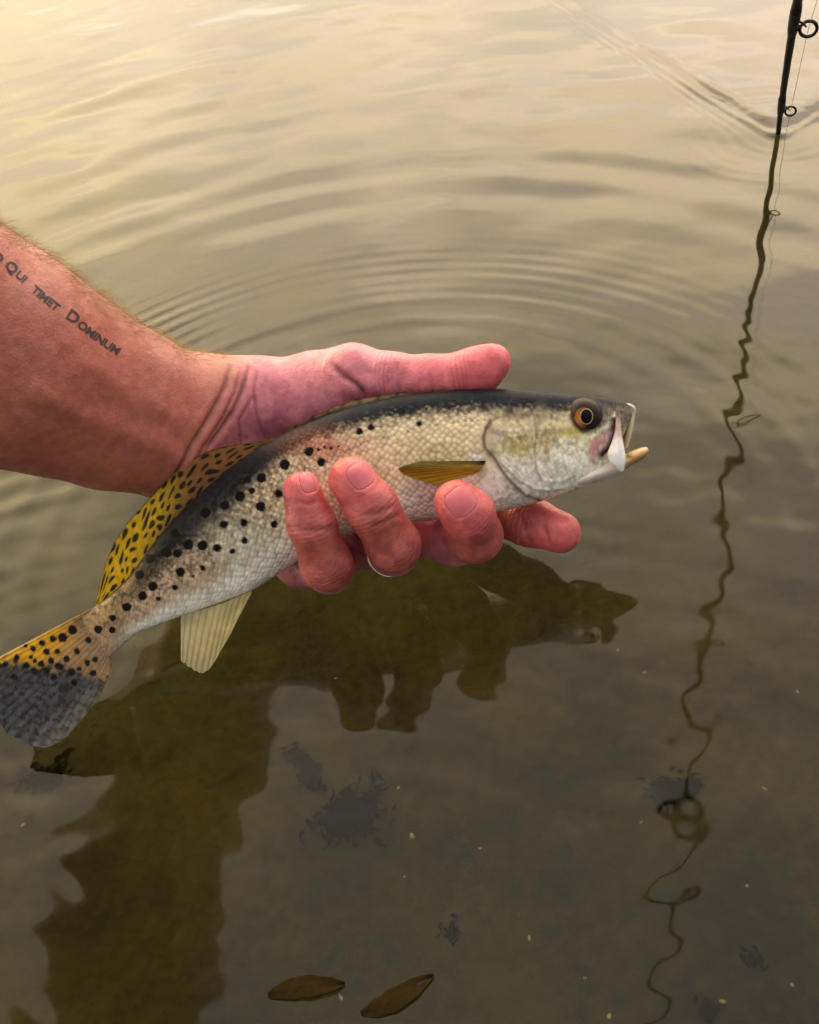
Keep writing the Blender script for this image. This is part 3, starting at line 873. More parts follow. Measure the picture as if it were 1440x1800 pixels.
# maxilla, a white blade hanging over the mouth corner
def Dsurf(px, py, off): return surf(body_bvh, px, py, FD - 0.008) - off - FD
mx_st = [(1082, 722, 1088, 722, .0005), (1082, 738, 1091, 738, .0010), (1081, 757, 1092, 757, .0014), (1075, 778, 1095, 776, .0020), (1068, 797, 1099, 796, .0024),
         (1071, 810, 1100, 810, .0022), (1079, 820, 1098, 820, .0017), (1088, 828, 1096, 828, .0006)]
offs = [0.0004, .0012, .0018, .0026, .0034, .0038, .0040, .0040]
base_d = surf(body_bvh, 1078, 760) - FD
mx_st = [list(r) + [base_d - o_ + 0.0012] for r, o_ in zip(mx_st, offs)]
V, F, x, y, v, u, fx, fy = loft(mx_st, 60, 32, FD)
c = lerp(lerp((0.10, 0.07, 0.055), (0.55, 0.38, 0.36), sstep(726, 748, y)), (0.86, 0.82, 0.76), sstep(752, 785, y)) * (0.75 + 0.45 * fbm(x / 5, y / 9, 77))[:, None]
c = lerp(c, (0.62, 0.68, 0.74), 0.6 * np.exp(-((x - 1088) / 9) ** 2 - ((y - 806) / 16) ** 2))
fish_part('upper_jaw_blade', V, F, M['mouth'], c, label='white maxilla blade at the corner of the mouth')
# premaxilla, the upper lip
pm_st = [(1094, 709, 1090, 722, .0050), (1108, 710, 1096, 730, .0046), (1117, 718, 1100, 738, .0046), (1115, 738, 1099, 748, .0046), (1111, 758, 1097, 764, .0044),
         (1106, 777, 1095, 780, .0038), (1102, 788, 1095, 789, .0026)]
V, F, x, y, v, u, fx, fy = loft(pm_st, 60, 32, FD)
c = lerp((0.16, 0.13, 0.09), (0.60, 0.52, 0.33), sstep(716, 736, y))
c = lerp(c, (0.70, 0.62, 0.42), 0.7 * sstep(.35, .0, v))
c = lerp(c, (0.06, 0.05, 0.035), 0.8 * np.exp(-((x - 1103) / 4) ** 2 - ((y - 722) / 5) ** 2))
fish_part('upper_lip', V, F, M['mouth'], c)
# eyes
def eye(side):
    R = 0.0086
    Ds = surf(body_bvh, 1030, 731)
    ctr = cc(1030, 731, Ds) + np.array([0, 0, 0.0054])
    nu_, nv_ = 64, 64
    th = np.linspace(0.001, np.pi * .62, nu_)[:, None]; ph = np.linspace(0, 2 * np.pi, nv_, endpoint=False)[None, :]
    lx, ly, lz = R * np.sin(th) * np.cos(ph), R * np.sin(th) * np.sin(ph), -R * np.cos(th) + 0 * ph
    # flatten the lens slightly
    P = np.stack([lx, ly, lz], -1).reshape(-1, 3)
    x, y = pix(P + ctr)
    dx, dy = x - 1031, (y - 732)
    r = np.hypot(dx / 0.82, dy)
    c = np.tile((0.020, 0.013, 0.010), (len(P), 1))
    an = np.arctan2(dy, dx)
    c = lerp(c, (0.22, 0.085, 0.03), 0.8 * sstep(20, 17, np.hypot(dx + 2, dy - 2)) * sstep(0.2, -0.6, dx / 18))
    c = lerp(c, (0.50, 0.20, 0.035), 0.9 * np.exp(-((dx + 12) / 7) ** 2 - ((dy - 6) / 10) ** 2))
    c = lerp(c, (0.50, 0.36, 0.20), sstep(14.5, 13.7, r))
    c = lerp(c, (0.003, 0.003, 0.004), sstep(13.2, 12.2, r))
    if side < 0:
        P = P * [1, 1, -1]; ctr = ctr.copy(); ctr[2] = 2 * FD - ctr[2]
    F = grid_faces(nu_, nv_, True).tolist()
    W = to_world(P + ctr)
    mesh_obj('eye', W, outward(W, F), M['eye'], fish, col=c)
eye(1); eye(-1)

# ------------------------------------------------------------------ the arm and hand: one continuous skin grown from a distance field
def K(px, py, D, r): return np.array([*cc(px, py, D), r / FOC * D])
def refl(px, py, z):
    W = on_water(px, py, -z); W = W * [1, 1, -1]
    return to_cam(W)
A3 = refl(262, 1500, 0.222); A4 = refl(215, 1760, 0.300)
def raw(P, r): return np.array([*P, r])
chains = []
def chain(k, *pts): chains.append((k, pts))
# forearm: radius side and ulna side
arm = [
    [K(405, 702, .478, 58), K(330, 700, .468, 68), K(235, 672, .445, 82), K(120, 622, .418, 104), K(20, 575, .392, 128), raw(A3 + [0.008, 0.012, 0], .043), raw(A4 + [0.008, 0.01, 0], .046)],
    [K(370, 800, .486, 78), K(300, 778, .472, 92), K(190, 740, .448, 112), K(80, 700, .422, 126), K(-20, 660, .396, 148), raw(A3 - [0.008, 0.014, 0], .042), raw(A4 - [0.006, 0.012, 0], .046)],
]
palm = [
    [K(400, 700, .478, 60), K(470, 700, .482, 66), K(540, 705, .482, 70), K(600, 690, .478, 64)],            # thenar eminence
    [K(380, 770, .488, 66), K(560, 780, .497, 52), K(790, 872, .492, 44)],
    [K(375, 790, .488, 64), K(540, 820, .498, 52), K(715, 922, .490, 46)],
    [K(365, 805, .488, 64), K(500, 860, .496, 54), K(622, 955, .484, 46)],
    [K(355, 820, .486, 62), K(440, 905, .490, 56), K(532, 988, .474, 44)],
]
thumb = [K(560, 680, .478, 62), K(622, 662, .468, 53), K(690, 664, .460, 40), K(755, 662, .455, 34), K(815, 660, .452, 36), K(848, 648, .451, 35), K(870, 634, .450, 28)]
fingers = {
    'index': [K(790, 872, .492, 46), K(872, 900, .478, 42), K(932, 917, .466, 42), K(985, 936, .456, 37)],
    'middle': [K(715, 922, .488, 47), K(800, 948, .462, 45), K(836, 942, .438, 46), K(824, 905, .424, 45), K(803, 884, .419, 41)],
    'ring': [K(622, 952, .484, 47), K(692, 966, .449, 44), K(692, 958, .430, 46), K(655, 895, .4175, 45), K(618, 843, .414, 41)],
    'pinky': [K(532, 985, .474, 44), K(580, 1000, .444, 41), K(574, 992, .430, 44), K(548, 922, .419, 41), K(531, 862, .416, 34)],
}
def seg(P, a, b):
    A, B = a[:3].astype(np.float32), b[:3].astype(np.float32)
    d = B - A
    q = P - A
    t = np.clip((q @ d) / (d @ d), 0, 1)
    e = q - t[..., None] * d
    return np.sqrt((e * e).sum(-1)) - (a[3] + (b[3] - a[3]) * t).astype(np.float32)
def smin(a, b, k):
    h = np.clip(0.5 + 0.5 * (b - a) / k, 0, 1)
    return b * (1 - h) + a * h - k * h * (1 - h)
def chain_sd(P, pts, k):
    d = None
    for a_, b_ in zip(pts[:-1], pts[1:]):
        s = seg(P, a_, b_)
        d = s if d is None else smin(d, s, np.float32(k))
    return d
def sdf(P):
    d = smin(chain_sd(P, arm[0], .012), chain_sd(P, arm[1], .012), np.float32(.022))
    p = None
    for c_ in palm:
        s = chain_sd(P, c_, .008)
        p = s if p is None else smin(p, s, np.float32(.010))
    d = smin(d, p, np.float32(.016))
    d = smin(d, chain_sd(P, thumb, .007), np.float32(.007))
    f = None
    for c_ in fingers.values():
        s = chain_sd(P, c_, .0042)
        f = s if f is None else smin(f, s, np.float32(.0012))
    return smin(d, f, np.float32(.006))

def surface_nets():
    h = 0.00125
    allp = np.array([p for c_ in (arm + palm + [thumb] + list(fingers.values())) for p in c_])
    lo = (allp[:, :3] - allp[:, 3:4]).min(0) - 0.008
    hi = (allp[:, :3] + allp[:, 3:4]).max(0) + 0.008
    bs = 16
    nb = np.ceil((hi - lo) / (h * bs)).astype(int)
    g = [np.arange(n_) for n_ in nb]
    B = np.stack(np.meshgrid(*g, indexing='ij'), -1).reshape(-1, 3)
    ctr = (lo + (B + 0.5) * bs * h).astype(np.float32)
    d = sdf(ctr)
    act = B[np.abs(d) < bs * h * 0.95]
    Vg = np.full(nb * bs + 1, 1.0, np.float32)
    cd = sdf(ctr)
    inner = B[d <= -bs * h * 0.95]
    for b in inner: Vg[b[0] * bs:b[0] * bs + bs + 1, b[1] * bs:b[1] * bs + bs + 1, b[2] * bs:b[2] * bs + bs + 1] = -1
    l = np.stack(np.meshgrid(*[np.arange(bs + 1)] * 3, indexing='ij'), -1).astype(np.float32)
    for s in range(0, len(act), 60):
        blk = act[s:s + 60]
        P = (lo + (blk[:, None, None, None, :] * bs + l) * h).astype(np.float32)
        val = sdf(P.reshape(-1, 3)).reshape(len(blk), bs + 1, bs + 1, bs + 1)
        for b, vv in zip(blk, val):
            Vg[b[0] * bs:b[0] * bs + bs + 1, b[1] * bs:b[1] * bs + bs + 1, b[2] * bs:b[2] * bs + bs + 1] = vv
    S = Vg < 0
    cnt = np.zeros(np.array(S.shape) - 1, np.int8)
    for i in (0, 1):
        for j in (0, 1):
            for k in (0, 1):
                cnt += S[i:S.shape[0] - 1 + i, j:S.shape[1] - 1 + j, k:S.shape[2] - 1 + k]
    cells = np.argwhere((cnt > 0) & (cnt < 8))
    idx = np.full(cnt.shape, -1, np.int32); idx[tuple(cells.T)] = np.arange(len(cells))
    acc = np.zeros((len(cells), 3)); num = np.zeros(len(cells))
    cor = [(i, j, k) for i in (0, 1) for j in (0, 1) for k in (0, 1)]
    cv = {c_: Vg[cells[:, 0] + c_[0], cells[:, 1] + c_[1], cells[:, 2] + c_[2]] for c_ in cor}
    for a_ in cor:
        for ax in range(3):
            if a_[ax] == 0:
                b_ = tuple(1 if q == ax else a_[q] for q in range(3))
                va, vb = cv[a_], cv[b_]
                m = (va < 0) != (vb < 0)
                t = np.where(m, va / np.where(m, va - vb, 1), 0)
                p = np.array(a_, float)[None] + np.zeros((len(cells), 3)); p[:, ax] += t
                acc[m] += p[m]; num[m] += 1
    V = lo + (cells + acc / num[:, None]) * h
    Fs = []
    for ax in range(3):
        o1, o2 = (ax + 1) % 3, (ax + 2) % 3
        s0 = [slice(None)] * 3; s1 = [slice(None)] * 3
        s0[ax] = slice(0, -1); s1[ax] = slice(1, None)
        A_, B_ = S[tuple(s0)], S[tuple(s1)]
        e = np.argwhere(A_ != B_)
        e = e[(e[:, o1] > 0) & (e[:, o2] > 0) & (e[:, o1] < idx.shape[o1]) & (e[:, o2] < idx.shape[o2])]
        up = A_[tuple(e.T)]
        q = []
        for da, db in ((1, 1), (0, 1), (0, 0), (1, 0)):
            c_ = e.copy(); c_[:, o1] -= da; c_[:, o2] -= db
            q.append(idx[tuple(c_.T)])
        q = np.stack(q, 1)
        q[~up] = q[~up][:, ::-1]
        Fs.append(q)
    F = np.concatenate(Fs)
    F = F[(F >= 0).all(1)]
    return V, F

def relax(V, F, it=2):
    e = np.concatenate([F[:, [0, 1]], F[:, [1, 2]], F[:, [2, 3]], F[:, [3, 0]]])
    for _ in range(it):
        s = np.zeros_like(V); n_ = np.bincount(e[:, 0], minlength=len(V)) + np.bincount(e[:, 1], minlength=len(V))
        for ax in range(3):
            s[:, ax] = np.bincount(e[:, 0], V[e[:, 1], ax], len(V)) + np.bincount(e[:, 1], V[e[:, 0], ax], len(V))
        V = V * 0.4 + 0.6 * s / np.maximum(n_, 1)[:, None]
    return V

hV, hF = surface_nets()
hV = relax(hV, hF, 2)
# split every quad in four for crease-level detail
def subdivide(V, F):
    n = len(V)
    e = np.sort(np.stack([F, np.roll(F, -1, 1)], -1).reshape(-1, 2), 1).astype(np.int64)
    key, inv = np.unique(e[:, 0] * n + e[:, 1], return_inverse=True)
    mid = 0.5 * (V[key // n] + V[key % n])
    ei = inv.reshape(-1, 4) + n
    ci = np.arange(len(F)) + n + len(mid)
    V2 = np.concatenate([V, mid, V[F].mean(1)])
    Q = [np.stack([F[:, k], ei[:, k], ci, ei[:, k - 1]], 1) for k in range(4)]
    return V2, np.concatenate(Q)
hV, hF = subdivide(hV, hF)
hV = relax(hV, hF, 2)
hN = vert_normals(hV, hF)
if (hN * (hV - hV.mean(0))).sum() < 0: hF = hF[:, ::-1]; hN = -hN
hx, hy = pix(hV)
facing = sstep(-0.05, 0.25, -(hN * (hV / np.linalg.norm(hV, axis=1)[:, None])).sum(1))

def nearest_chain(V, pts):
    best = np.full(len(V), 9.0)
    for a_, b_ in zip(pts[:-1], pts[1:]): best = np.minimum(best, seg(V, a_, b_))
    return best
fd = {k: nearest_chain(hV, p[2:] if k != 'index' else p[1:]) for k, p in fingers.items()}

# nails: centre px, axis direction (towards the tip) px, half length, half width, lean of the nail plane
nails = {
    'ring': dict(c=(634, 836), ax=(-0.56, -0.83), hl=23, hw=22, nrm=(0.40, -0.30)),
    'middle': dict(c=(810, 882), ax=(-0.62, -0.78), hl=25, hw=26, nrm=(0.30, -0.25)),
    'pinky': dict(c=(543, 847), ax=(-0.30, -0.95), hl=19, hw=16, nrm=(0.45, -0.30)),
}
dh = np.zeros(len(hV))
# creases: polyline px, width px, depth m, where (mask)
creases = [
    ([(404, 645), (395, 680), (372, 725), (345, 768), (318, 812), (300, 850)], 5.0, .0011),
    ([(420, 650), (412, 690), (392, 732), (362, 780), (335, 820)], 4.0, .0007),
    ([(436, 648), (424, 690), (410, 722), (385, 760), (360, 795)], 5.0, .0012),
    ([(452, 655), (446, 690), (452, 730), (464, 772)], 3.5, .0006),
    ([(443, 700), (420, 740), (425, 790)], 3.0, .0005),
    ([(585, 640), (605, 662), (628, 676), (643, 696)], 6.0, .0014),
    ([(700, 672), (704, 690)], 4.0, .0003),
    ([(757, 655), (760, 672), (762, 690)], 5.0, .0004),
    ([(698, 640), (700, 652)], 3, .0003),
    ([(520, 928), (545, 934), (575, 930), (590, 924)], 5.5, .0005),
    ([(522, 880), (540, 886), (562, 882)], 4.0, .0004),
    ([(640, 905), (668, 902), (690, 890)], 5.0, .0004),
    ([(655, 925), (680, 915), (703, 903)], 5.0, .0004),
    ([(915, 905), (925, 930), (935, 955)], 5.5, .0004),
    ([(955, 925), (962, 940), (968, 960)], 4.0, .0004),
]
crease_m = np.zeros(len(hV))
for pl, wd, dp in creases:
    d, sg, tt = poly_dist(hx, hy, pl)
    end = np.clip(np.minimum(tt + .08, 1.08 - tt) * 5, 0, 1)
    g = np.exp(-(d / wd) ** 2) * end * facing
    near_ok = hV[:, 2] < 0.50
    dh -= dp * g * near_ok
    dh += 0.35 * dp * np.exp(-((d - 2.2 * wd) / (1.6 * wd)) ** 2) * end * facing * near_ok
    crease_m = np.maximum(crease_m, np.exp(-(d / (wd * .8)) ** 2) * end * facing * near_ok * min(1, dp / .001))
# thenar wrinkles, tendons, soft lumps
dh += 0.0011 * (fbm(hx / 60, hy / 60, 61) - .5) * facing
dh += 0.00016 * (fbm(hx / 12, hy / 8, 62) - .5) * facing
d, sg, tt = poly_dist(hx, hy, [(60, 690), (180, 745), (300, 800), (345, 815)])
dh += 0.0012 * np.exp(-(d / 22) ** 2) * facing * (hx < 380)
d, sg, tt = poly_dist(hx, hy, [(150, 640), (250, 700), (340, 745)])
dh += 0.0008 * np.exp(-(d / 20) ** 2) * facing * (hx < 380)
# fine transverse wrinkles over the finger joints and thumb
wr_m = np.zeros(len(hV))
for k, p in list(fingers.items()) + [('thumb', thumb)]:
    for ji in ((-2, -3) if k in ('ring', 'middle', 'pinky') else (-2,) if k == 'index' else (-3, -5)):
        jp = p[ji][:3]; axd = p[ji + 1][:3] - p[ji - 1][:3]; axd = axd / np.linalg.norm(axd)
        q_ = hV - jp; s_ = q_ @ axd; rad_ = np.linalg.norm(q_ - s_[:, None] * axd, axis=1)
        wv = np.exp(-(s_ / 0.0055) ** 2) * (rad_ < p[ji][3] * 1.35) * facing
        ph_ = s_ * 2 * np.pi / 0.0021 + 5 * fbm(hx / 22, hy / 22, 66)
        wgt_ = wv * (0.4 + 0.8 * fbm(hx / 9, hy / 9, 67))
        dh += 0.00012 * wgt_ * np.cos(ph_); wr_m = np.maximum(wr_m, wgt_ * sstep(-0.2, -0.9, np.cos(ph_)))
dh += 0.00022 * (fbm(hx / 4, hy / 13, 68) - .5) * facing * sstep(400, 450, hx)
nail_m = np.zeros(len(hV))
for k, n_ in nails.items():
    cx_, cy_ = n_['c']; ax = np.array(n_['ax']); ax = ax / np.linalg.norm(ax); sx = np.array([-ax[1], ax[0]])
    a_ = ((hx - cx_) * ax[0] + (hy - cy_) * ax[1]) / n_['hl']; s_ = ((hx - cx_) * sx[0] + (hy - cy_) * sx[1]) / n_['hw']
    r_ = (np.abs(a_) ** 2.6 + np.abs(s_) ** 2.6) ** (1 / 2.6)
    ok = (fd[k] < 0.003) * facing
    nail_m = np.maximum(nail_m, sstep(1.05, 0.95, r_) * ok)
    dh += ok * (0.00022 * np.exp(-((r_ - 1.22) / 0.16) ** 2) * (a_ < 0.5) - 0.00045 * sstep(1.1, 0.95, r_))
hV2 = hV + hN * dh[:, None]

# skin colour
hn1 = fbm(hx / 70, hy / 70, 81); hn2 = fbm(hx / 14, hy / 14, 82)
arm_w = sstep(470, 360, hx + 0.25 * (hy - 700))
skin_arm = lerp((0.55, 0.205, 0.150), (0.47, 0.165, 0.124), hn1)
skin_palm = lerp((0.60, 0.225, 0.310), (0.63, 0.215, 0.265), hn1)
hc = lerp(skin_palm, skin_arm, arm_w)
hc = lerp(hc, (0.50, 0.22, 0.13), 0.4 * np.exp(-((hy - 640 + (hx - 380) * -0.7) / 40) ** 2) * (hx < 420))
tips = np.zeros(len(hV)); fm = np.zeros(len(hV))
for k, p in list(fingers.items()) + [('thumb', thumb)]:
    dt = np.linalg.norm(hV - p[-1][:3], axis=1)
    tips = np.maximum(tips, sstep(0.026, 0.008, dt))
    if k != 'thumb': fm = np.maximum(fm, sstep(0.006, 0.0, fd[k]))
hc = lerp(hc, (0.48, 0.125, 0.092), 0.9 * fm)
hc = lerp(hc, (0.78, 0.165, 0.180), 0.75 * tips)
hc = lerp(hc, (0.70, 0.140, 0.160), 0.7 * sstep(640, 800, hx) * (hy < 700))
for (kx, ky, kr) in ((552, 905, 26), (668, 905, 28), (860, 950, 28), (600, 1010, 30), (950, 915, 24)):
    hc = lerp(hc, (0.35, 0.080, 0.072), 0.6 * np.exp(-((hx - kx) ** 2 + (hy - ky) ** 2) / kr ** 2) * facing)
hc = hc * (0.90 + 0.2 * hn2)[:, None]
blotch = fbm(hx / 26, hy / 26, 84)
hc = hc * lerp((1.10, 1.05, 1.02), (0.86, 0.72, 0.74), 0.4 + (sstep(0.38, 0.66, blotch) - 0.4) * (1 - 0.7 * arm_w))
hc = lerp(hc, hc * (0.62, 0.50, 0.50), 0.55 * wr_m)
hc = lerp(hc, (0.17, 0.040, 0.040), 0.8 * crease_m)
hc = lerp(hc, (0.58, 0.18, 0.17), 0.7 * nail_m)
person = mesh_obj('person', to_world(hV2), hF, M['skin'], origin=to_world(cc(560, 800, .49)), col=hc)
if ((vert_normals(to_world(hV2), hF)) * (to_world(hV2 + hN * .001) - to_world(hV2))).sum() < 0:
    person.data.flip_normals()
tag(person, 'bare tattooed forearm and hand reaching out, gripping the spotted fish', 'person')
hand_bvh = BVHTree.FromPolygons(hV2.tolist(), hF.tolist())

# nails as thin curved plates
for k, n_ in nails.items():
    cx_, cy_ = n_['c']; ax = np.array(n_['ax']); ax = ax / np.linalg.norm(ax); sx = np.array([-ax[1], ax[0]])
    nu_, nv_ = 25, 25
    P, C, okm = [], [], []
    for i in range(nu_):
        for j in range(nv_):
            a_, s_ = -1 + 2 * i / (nu_ - 1), -1 + 2 * j / (nv_ - 1)
            # square -> rounded square
            r_ = (abs(a_) ** 3 + abs(s_) ** 3) ** (1 / 3) + 1e-9
            m_ = max(abs(a_), abs(s_)); q = m_ / r_ if r_ > 0 else 1
            aa, ss = a_ * q * 0.97, s_ * q * 0.97
            px_, py_ = cx_ + ax[0] * aa * n_['hl'] + sx[0] * ss * n_['hw'], cy_ + ax[1] * aa * n_['hl'] + sx[1] * ss * n_['hw']
            hit = hand_bvh.ray_cast(Vector((0, 0, 0)), Vector(cc(px_, py_, 1)).normalized())
            if hit[0] is None or hit[0].z > fingers[k][-1][2] + 0.012:
                P.append(None)
            else:
                nn = hit[1]
                if nn.dot(hit[0]) > 0: nn = -nn
                P.append(np.array(hit[0] + nn * (0.00012 + 0.00030 * (1 - max(abs(aa), abs(ss)) ** 2))))
            lun = np.clip(1 - math.hypot((aa + 1.0) / 0.55, ss / 0.7), 0, 1)
            tip_ = sstep(0.72, 0.86, aa + 0.1 * (1 - ss * ss))
            c_ = np.array((0.80, 0.185, 0.21)) * (1 - lun) + np.array((0.80, 0.225, 0.24)) * lun
            C.append(c_ * (1 - tip_) + np.array((0.84, 0.27, 0.26)) * tip_)
    F = []
    for i in range(nu_ - 1):
        for j in range(nv_ - 1):
            q = [i * nv_ + j, i * nv_ + j + 1, (i + 1) * nv_ + j + 1, (i + 1) * nv_ + j]
            if all(P[t] is not None for t in q):
                zz = [P[t][2] for t in q]
                if max(zz) - min(zz) < 0.006: F.append(q)
    if not F: continue
    used = sorted({t for f in F for t in f}); mp_ = {t: i for i, t in enumerate(used)}
    W = to_world(np.array([P[t] for t in used]))
    o = mesh_obj('fingernail', W, [[mp_[t] for t in f] for f in F], M['nail'], person, col=np.array([C[t] for t in used]))
    md = o.modifiers.new('thickness', 'SOLIDIFY'); md.thickness = 0.0003; md.offset = 0

# tattoo lettering following the inside of the forearm
def tattoo():
    words = [('O', 23), ('Q', 24), ('UI', 19), (' ', 10), ('TIMET', 19), (' ', 10), ('D', 27), ('OMINUM', 19)]
    path = np.array([(-14, 447), (10, 463), (38, 486), (66, 512), (100, 540), (132, 562), (168, 590), (212, 620)], float)
    pp = resample(path, 200); sl = np.concatenate([[0], np.cumsum(np.hypot(*np.diff(pp, axis=0).T))])
    parts, x0 = [], 0.0
    for wd, size in words:
        if wd == ' ':
            x0 += 8; continue
        cu = bpy.data.curves.new('t', 'FONT'); cu.body = wd; cu.size = size; cu.resolution_u = 3; cu.space_character = 0.92; cu.offset = size * 0.024
        ob = bpy.data.objects.new('t', cu); sc.collection.objects.link(ob)
        me = bpy.data.meshes.new_from_object(ob.evaluated_get(bpy.context.evaluated_depsgraph_get()))
        v = np.array([q.co[:2] for q in me.vertices]); f = [list(p.vertices) for p in me.polygons]
        bpy.data.objects.remove(ob)
        parts.append((v + [x0 - v[:, 0].min(), 0], f, wd)); x0 += (v[:, 0].max() - v[:, 0].min()) + 2.5
        if wd in ('O', 'UI', 'TIMET') : x0 += 5
    sca = sl[-1] / x0
    VV, FF, off = [], [], 0
    for v, f, wd in parts:
        for q in v:
            s = q[0] * sca; px_ = np.interp(s, sl, pp[:, 0]); py_ = np.interp(s, sl, pp[:, 1])
            tx = np.interp(min(s + 3, sl[-1]), sl, pp[:, 0]) - np.interp(max(s - 3, 0), sl, pp[:, 0]); ty = np.interp(min(s + 3, sl[-1]), sl, pp[:, 1]) - np.interp(max(s - 3, 0), sl, pp[:, 1])
            l_ = math.hypot(tx, ty); nx_, ny_ = ty / l_, -tx / l_
            px_, py_ = px_ + nx_ * (q[1] - 7), py_ + ny_ * (q[1] - 7)
            hit = hand_bvh.ray_cast(Vector((0, 0, 0)), Vector(cc(px_, py_, 1)).normalized())
            if hit[0] is None: return
            nn = hit[1] if hit[1].dot(hit[0]) < 0 else -hit[1]
            VV.append(np.array(hit[0] + nn * 0.00022))
        FF += [[t + off for t in p] for p in f]; off += len(v)
    o = mesh_obj('tattoo', to_world(np.array(VV)), FF, M['ink'], person, smooth=False)
    o['label'] = 'dark lettering tattooed along the inner forearm'
tattoo()

# fine golden hair along the thumb side of the forearm
def arm_hair():
    W = to_world(hV2); Wn = to_world(hV2 + hN) - to_world(hV2)
    fac = -(hN * (hV / np.linalg.norm(hV, axis=1)[:, None])).sum(1)
    top = (hx < 400) & (hx > -60) & (Wn[:, 2] + 0.5 * Wn[:, 1] > 0.25) & (fac < 0.42) & (fac > -0.5)
    ids = np.flatnonzero(top)
    ids = RNG.choice(ids, min(1500, len(ids)), replace=False)
    axis_w = to_world(cc(380, 700, .478)) - to_world(cc(20, 545, .392)); axis_w /= np.linalg.norm(axis_w)
    V, F = [], []
    for i in ids:
        p, n_ = W[i], Wn[i]
        dirv = axis_w * RNG.uniform(.5, 1.2) + n_ * RNG.uniform(.25, .8) + RNG.normal(0, .25, 3); dirv /= np.linalg.norm(dirv)
        ln = RNG.uniform(.005, .012); wd = 0.00006
        side = np.cross(dirv, p - CO); side /= np.linalg.norm(side)
        k = len(V)
        for t in (0, .5, 1):
            q = p + dirv * ln * t - n_ * ln * .25 * t * t
            V += [q - side * wd * (1.1 - t), q + side * wd * (1.1 - t), q + np.cross(side, dirv) * wd * (1.1 - t)]
        for s in (0, 3):
            for a_, b_ in ((0, 1), (1, 2), (2, 0)): F.append([k + s + a_, k + s + b_, k + s + 3 + b_, k + s + 3 + a_])
    o = mesh_obj('arm_hair', np.array(V), F, M['hair'], person)
    o['kind'] = 'stuff'
arm_hair()

# the angler's shirt, behind and above the lens: torso with the sleeve the arm comes out of
shirt_m, _t, _b = new_mat('shirt_cotton')
_b.inputs['Base Color'].default_value = (0.07, 0.075, 0.085, 1); _b.inputs['Roughness'].default_value = 0.9
_n = _t.nodes.new('ShaderNodeTexNoise'); _n.inputs['Scale'].default_value = 30
bump(_t, _b, _n.outputs['Fac'], 0.4, 0.01)
secs = [(-0.16, .150, .105, -.30), (0.05, .165, .112, -.30), (0.25, .185, .118, -.29), (0.42, .205, .118, -.29), (0.52, .200, .105, -.29), (0.575, .150, .085, -.30), (0.61, .085, .070, -.30), (0.625, .060, .060, -.30)]
R_ = resample(secs, 60); th = np.linspace(0, 2 * np.pi, 64, endpoint=False)
fold = 1 + 0.03 * np.sin(th * 5 + R_[:, 0:1] * 22) * np.sin(R_[:, 0:1] * 13)
V = np.stack([0.02 + R_[:, 1:2] * np.cos(th) * fold, R_[:, 3:4] + R_[:, 2:3] * np.sin(th) * fold, R_[:, 0:1] + 0 * th], -1).reshape(-1, 3)
F = grid_faces(60, 64, True).tolist() + [list(range(64)), list(range(59 * 64, 60 * 64))[::-1]]
p0 = to_world(A4); p1 = np.array([-0.16, -0.27, 0.50])
pts = [p0 * (1 - t) + p1 * t + np.array([-0.05 * math.sin(math.pi * t), 0, 0.02 * math.sin(math.pi * t)]) for t in np.linspace(0.2, 1, 24)]
tv, tf = tube(np.array(pts), 0.058 + 0.012 * np.linspace(0, 1, 24) + 0.002 * np.sin(np.arange(24) * 1.7), 40)
F = outward(V, F); tf = outward(tv, tf)
V = np.concatenate([V, tv]); F = F + [[q + 60 * 64 for q in f] for f in tf]
mesh_obj('shirt', V, F, shirt_m, person)

# ring on the ring finger
a_, b_ = fingers['ring'][0], fingers['ring'][1]
rc = a_[:3] * 0.05 + b_[:3] * 0.95
rV, rF = torus(rc, (a_[3] * .05 + b_[3] * .95) * 1.09, 0.0007, b_[:3] - a_[:3], 48, 10)
rW = to_world(rV)
o = mesh_obj('finger_ring', rW, outward(rW, rF), M['metal'])
tag(o, 'thin pale metal band worn on the ring finger under the fish', 'ring')

# hanging drop under the index finger
def droplet(px, py, r, name, label):
    D = None
    for dy in range(0, 40):
        hit = hand_bvh.ray_cast(Vector((0, 0, 0)), Vector(cc(px, py - dy, 1)).normalized())
        if hit[0] is not None: D = hit[0].z; py = py - dy; break
    if D is None: return
    c = to_world(cc(px, py, D + 0.001))
    R = r / FOC * D
    V, F = [], []
    n_, m_ = 14, 20
    for i in range(n_ + 1):
        t = math.pi * i / n_
        rad = R * math.sin(t) * (1 if t > 1.57 else 0.85 + .15 * math.sin(t)); z = R * math.cos(t) * (1.5 if t < 1.57 else 1.05)
        for j in range(m_):
            s = 2 * math.pi * j / m_; V.append(c + np.array([rad * math.cos(s), rad * math.sin(s), z - R * .35]))
    V = np.array(V); F = grid_faces(n_ + 1, m_, True).tolist()
    o = mesh_obj(name, V, outward(V, F), M['drop'])
    tag(o, label, 'water drop')
droplet(912, 948, 8.5, 'water_drop', 'clear water drop hanging under the index finger')

